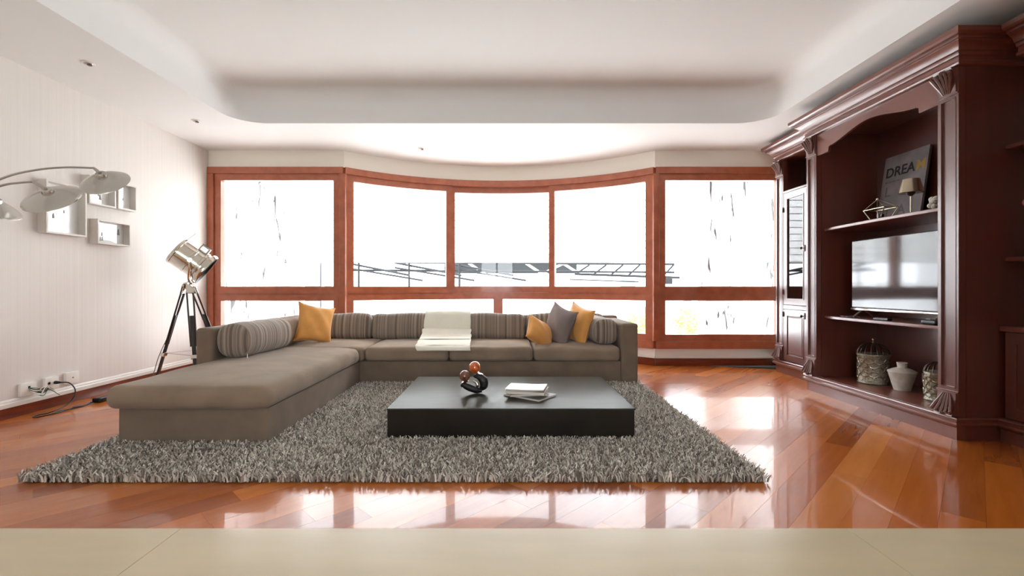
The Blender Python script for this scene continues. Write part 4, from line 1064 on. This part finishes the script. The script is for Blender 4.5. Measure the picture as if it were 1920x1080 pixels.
# sign leaning on the back
SY0, SY1, SH_ = 4.07, 4.545, .66
sg_ = thing('wall_sign', (3.6, 4.3, ZS1), 'weathered grey board lettered DREAM leaning at the back of the top shelf', 'sign')
lean = Matrix.Translation((3.555, 0, ZS1 + .001)) @ Matrix.Rotation(math.radians(8.5), 4, 'Y')
g = G().box(0, .022, SY0, SY1, 0, SH_)
bmesh.ops.transform(g.bm, matrix=lean, verts=g.bm.verts)
obj('board', g, M['sign'], sg_, bevel=.002, smooth=0)
def letters(txt, size, yl, z, m, nm='lettering', sp=1.0):
    cu = bpy.data.curves.new('txt', 'FONT'); cu.body = txt; cu.size = size; cu.extrude = .0008; cu.space_character = sp; cu.offset = .002
    to = bpy.data.objects.new('txt', cu); COL.objects.link(to); bpy.context.view_layer.update()
    me = bpy.data.meshes.new_from_object(to.evaluated_get(bpy.context.evaluated_depsgraph_get()))
    wdt = max(v_.co.x for v_ in me.vertices)
    bpy.data.objects.remove(to)
    # text x -> -Y (reads left to right for a viewer looking along +X), text y -> Z
    mm = lean @ Matrix(((0, 0, -1, -.0006), (-1, 0, 0, yl), (0, 1, 0, z), (0, 0, 0, 1)))
    me.transform(mm); me.materials.clear(); me.materials.append(m)
    o = bpy.data.objects.new(nm, me); put(o, sg_); return wdt
w_ = letters('DREA', .128, SY1 - .03, .46, M['ink'])
letters('M', .128, SY1 - .03 - w_ - .006, .46, M['ink3'])
g = G()
for k, (a, b) in enumerate(((.04, .07), (.08, .115), (.12, .16), (.17, .20))): g.box(-.0014, -.0002, SY1 - b, SY1 - a, .405, .418)
bmesh.ops.transform(g.bm, matrix=lean, verts=g.bm.verts); obj('small_lettering', g, M['ink2'], sg_, smooth=0)
letters('L T', .135, SY1 - .05, .275, M['ink2'], sp=1.5); letters('I A', .13, SY1 - .09, .085, M['ink2'], sp=1.5)

wc = thing('wire_candle_holder', (3.27, 4.13, ZS1), 'open geometric metal wire candle holder at the far end of the top shelf', 'candle holder')
cxw, cyw = 3.27, 4.13
bot = [(cxw + .055 * math.cos(a), cyw + .075 * math.sin(a), ZS1 + .006) for a in [math.radians(45 + 90 * k) for k in range(4)]]
mid = [(cxw + .085 * math.cos(a), cyw + .165 * math.sin(a), ZS1 + .105) for a in [math.radians(45 + 90 * k) for k in range(4)]]
apx = (cxw, cyw + .03, ZS1 + .195)
g = G()
for k in range(4):
    g.tube([bot[k], bot[(k + 1) % 4]], .0045, 6).tube([mid[k], mid[(k + 1) % 4]], .0045, 6).tube([bot[k], mid[k]], .0045, 6).tube([mid[k], apx], .0035, 6)
obj('wire_frame', g, M['champ'], wc)
obj('finial', G().ball(apx, .014), M['chrome'], wc)
obj('glass_cup', G().lathe([(0, 0), (.026, 0), (.028, .05), (.026, .05), (.024, .004), (0, .004)], (cxw, cyw, ZS1 + .008), 18), M['cab_glass'], wc)
ln_ = thing('candle_lamp', (3.30, 3.84, ZS1), 'small champagne metal candle lamp with tapered shade on the top shelf', 'lamp')
c_ = (3.28, 3.83, ZS1)
obj('base', G().lathe([(0, 0), (.045, 0), (.047, .006), (.02, .014), (.008, .022), (0, .022)], c_, 24), M['champ'], ln_)
obj('stem', G().tube([(c_[0], c_[1], ZS1 + .015), (c_[0], c_[1], ZS1 + .17)], .006, 10), M['champ'], ln_)
obj('shade_carrier', G().lathe([(0, .155), (.012, .16), (.03, .178), (.034, .19), (.02, .19), (0, .175)], c_, 20), M['dark_metal'], ln_)
obj('shade', G().lathe([(.084, .185), (.058, .295), (.056, .295), (.081, .185), (.084, .185)], c_, 32), M['champ'], ln_)
fg = thing('shell_ornament', (3.30, 3.60, ZS1), 'small knobbly stone-grey ornament at the near end of the top shelf', 'ornament')
g = G(); rr = random.Random(5)
for k in range(14):
    a, b = rr.uniform(0, 6.28), rr.uniform(0, 1)
    g.ball((3.27 + .028 * math.cos(a) * (1 - b * .5), 3.605 + .032 * math.sin(a) * (1 - b * .5), ZS1 + .025 + b * .075), .024, (1, 1, .9), 8, 6)
obj('body', g, M['ceramic'], fg); obj('foot', G().lathe([(0, 0), (.03, 0), (.026, .012), (0, .012)], (3.27, 3.605, ZS1), 16), M['ceramic'], fg)

def lantern(x, y, r, h, label):
    t = thing('birdcage_lantern', (x, y, .160), label, 'lantern', 'filigree lanterns'); z0 = .161; hc = h * .62
    body = obj('drum', G().lathe([(0, 0), (r * .98, 0), (r * 1.02, .008), (r * .97, .018), (r * .97, hc - .018), (r * 1.02, hc - .008), (r * .98, hc), (0, hc)], (x, y, z0), 36), M['silver_fil'], t)
    g = G()     # raised lattice of scrolls
    nA = 10
    for k in range(nA):
        for j in range(5):
            zc = z0 + .03 + (hc - .06) * (j + .5) / 5; a0 = 2 * math.pi * (k + .5 * (j % 2)) / nA; hh = (hc - .06) / 5 * .55; wa = math.pi / nA
            pts = []
            for i in range(9):
                q = 2 * math.pi * i / 8; a = a0 + wa * .85 * math.cos(q); pts.append((x + r * 1.0 * math.cos(a), y + r * 1.0 * math.sin(a), zc + hh * math.sin(q)))
            g.tube(pts, .0032, 4, False)
    obj('filigree', g, M['champ'], body)
    dome = []
    for k in range(16):
        a = 2 * math.pi * k / 16
        pts = [(x + r * math.cos(q) ** .8 * math.cos(a), y + r * math.cos(q) ** .8 * math.sin(a), z0 + hc + h * .25 * math.sin(q)) for q in np.linspace(0, math.pi / 2 * .96, 8)]
        obj('dome_rib', G().tube(pts, .0042, 5), M['dark_metal'], t)
    obj('rim', G().lathe([(r * .99, hc - .004), (r * 1.05, hc), (r * 1.05, hc + .008), (r * .99, hc + .01)], (x, y, z0), 36), M['silver_fil'], t)
    obj('finial', G().lathe([(0, 0), (.014, 0), (.010, .012), (.004, .018), (.012, .030), (.014, .038), (.010, .046), (0, .05)], (x, y, z0 + h * .87), 14), M['champ'], t)
lantern(3.395, 4.37, .122, .425, 'larger silver filigree birdcage lantern on the cabinet floor, left of the vase')
lantern(3.395, 3.70, .096, .345, 'smaller silver filigree birdcage lantern half hidden by the near pilaster')
vs_ = thing('ceramic_vase', (3.42, 4.07, .16), 'white crackled ceramic urn vase between the two birdcage lanterns', 'vase')
obj('body', G().lathe([(0, 0), (.058, 0), (.060, .006), (.098, .150), (.104, .158), (.102, .164), (.060, .186), (.036, .192), (.034, .200), (.036, .228), (.040, .236), (.036, .238), (.030, .230), (.030, .19), (0, .17)], (3.41, 4.07, .161), 30), M['ceramic'], vs_)
oc = thing('wall_outlet', (3.685, 4.12, .25), 'white outlet plate on the back of the media cabinet beside the vase', 'outlet')
obj('plate', bx(3.680, 3.689, 4.06, 4.185, .205, .285), M['white_pl'], oc, bevel=.003)
for d in (-.025, .025):
    obj('socket', G().lathe([(0, 0), (.014, 0), (.014, -.003), (0, -.003)], (3.6795, 4.122 + d, .245), 14, Matrix.Rotation(math.pi / 2, 3, 'Y')), M['ink2'], oc)
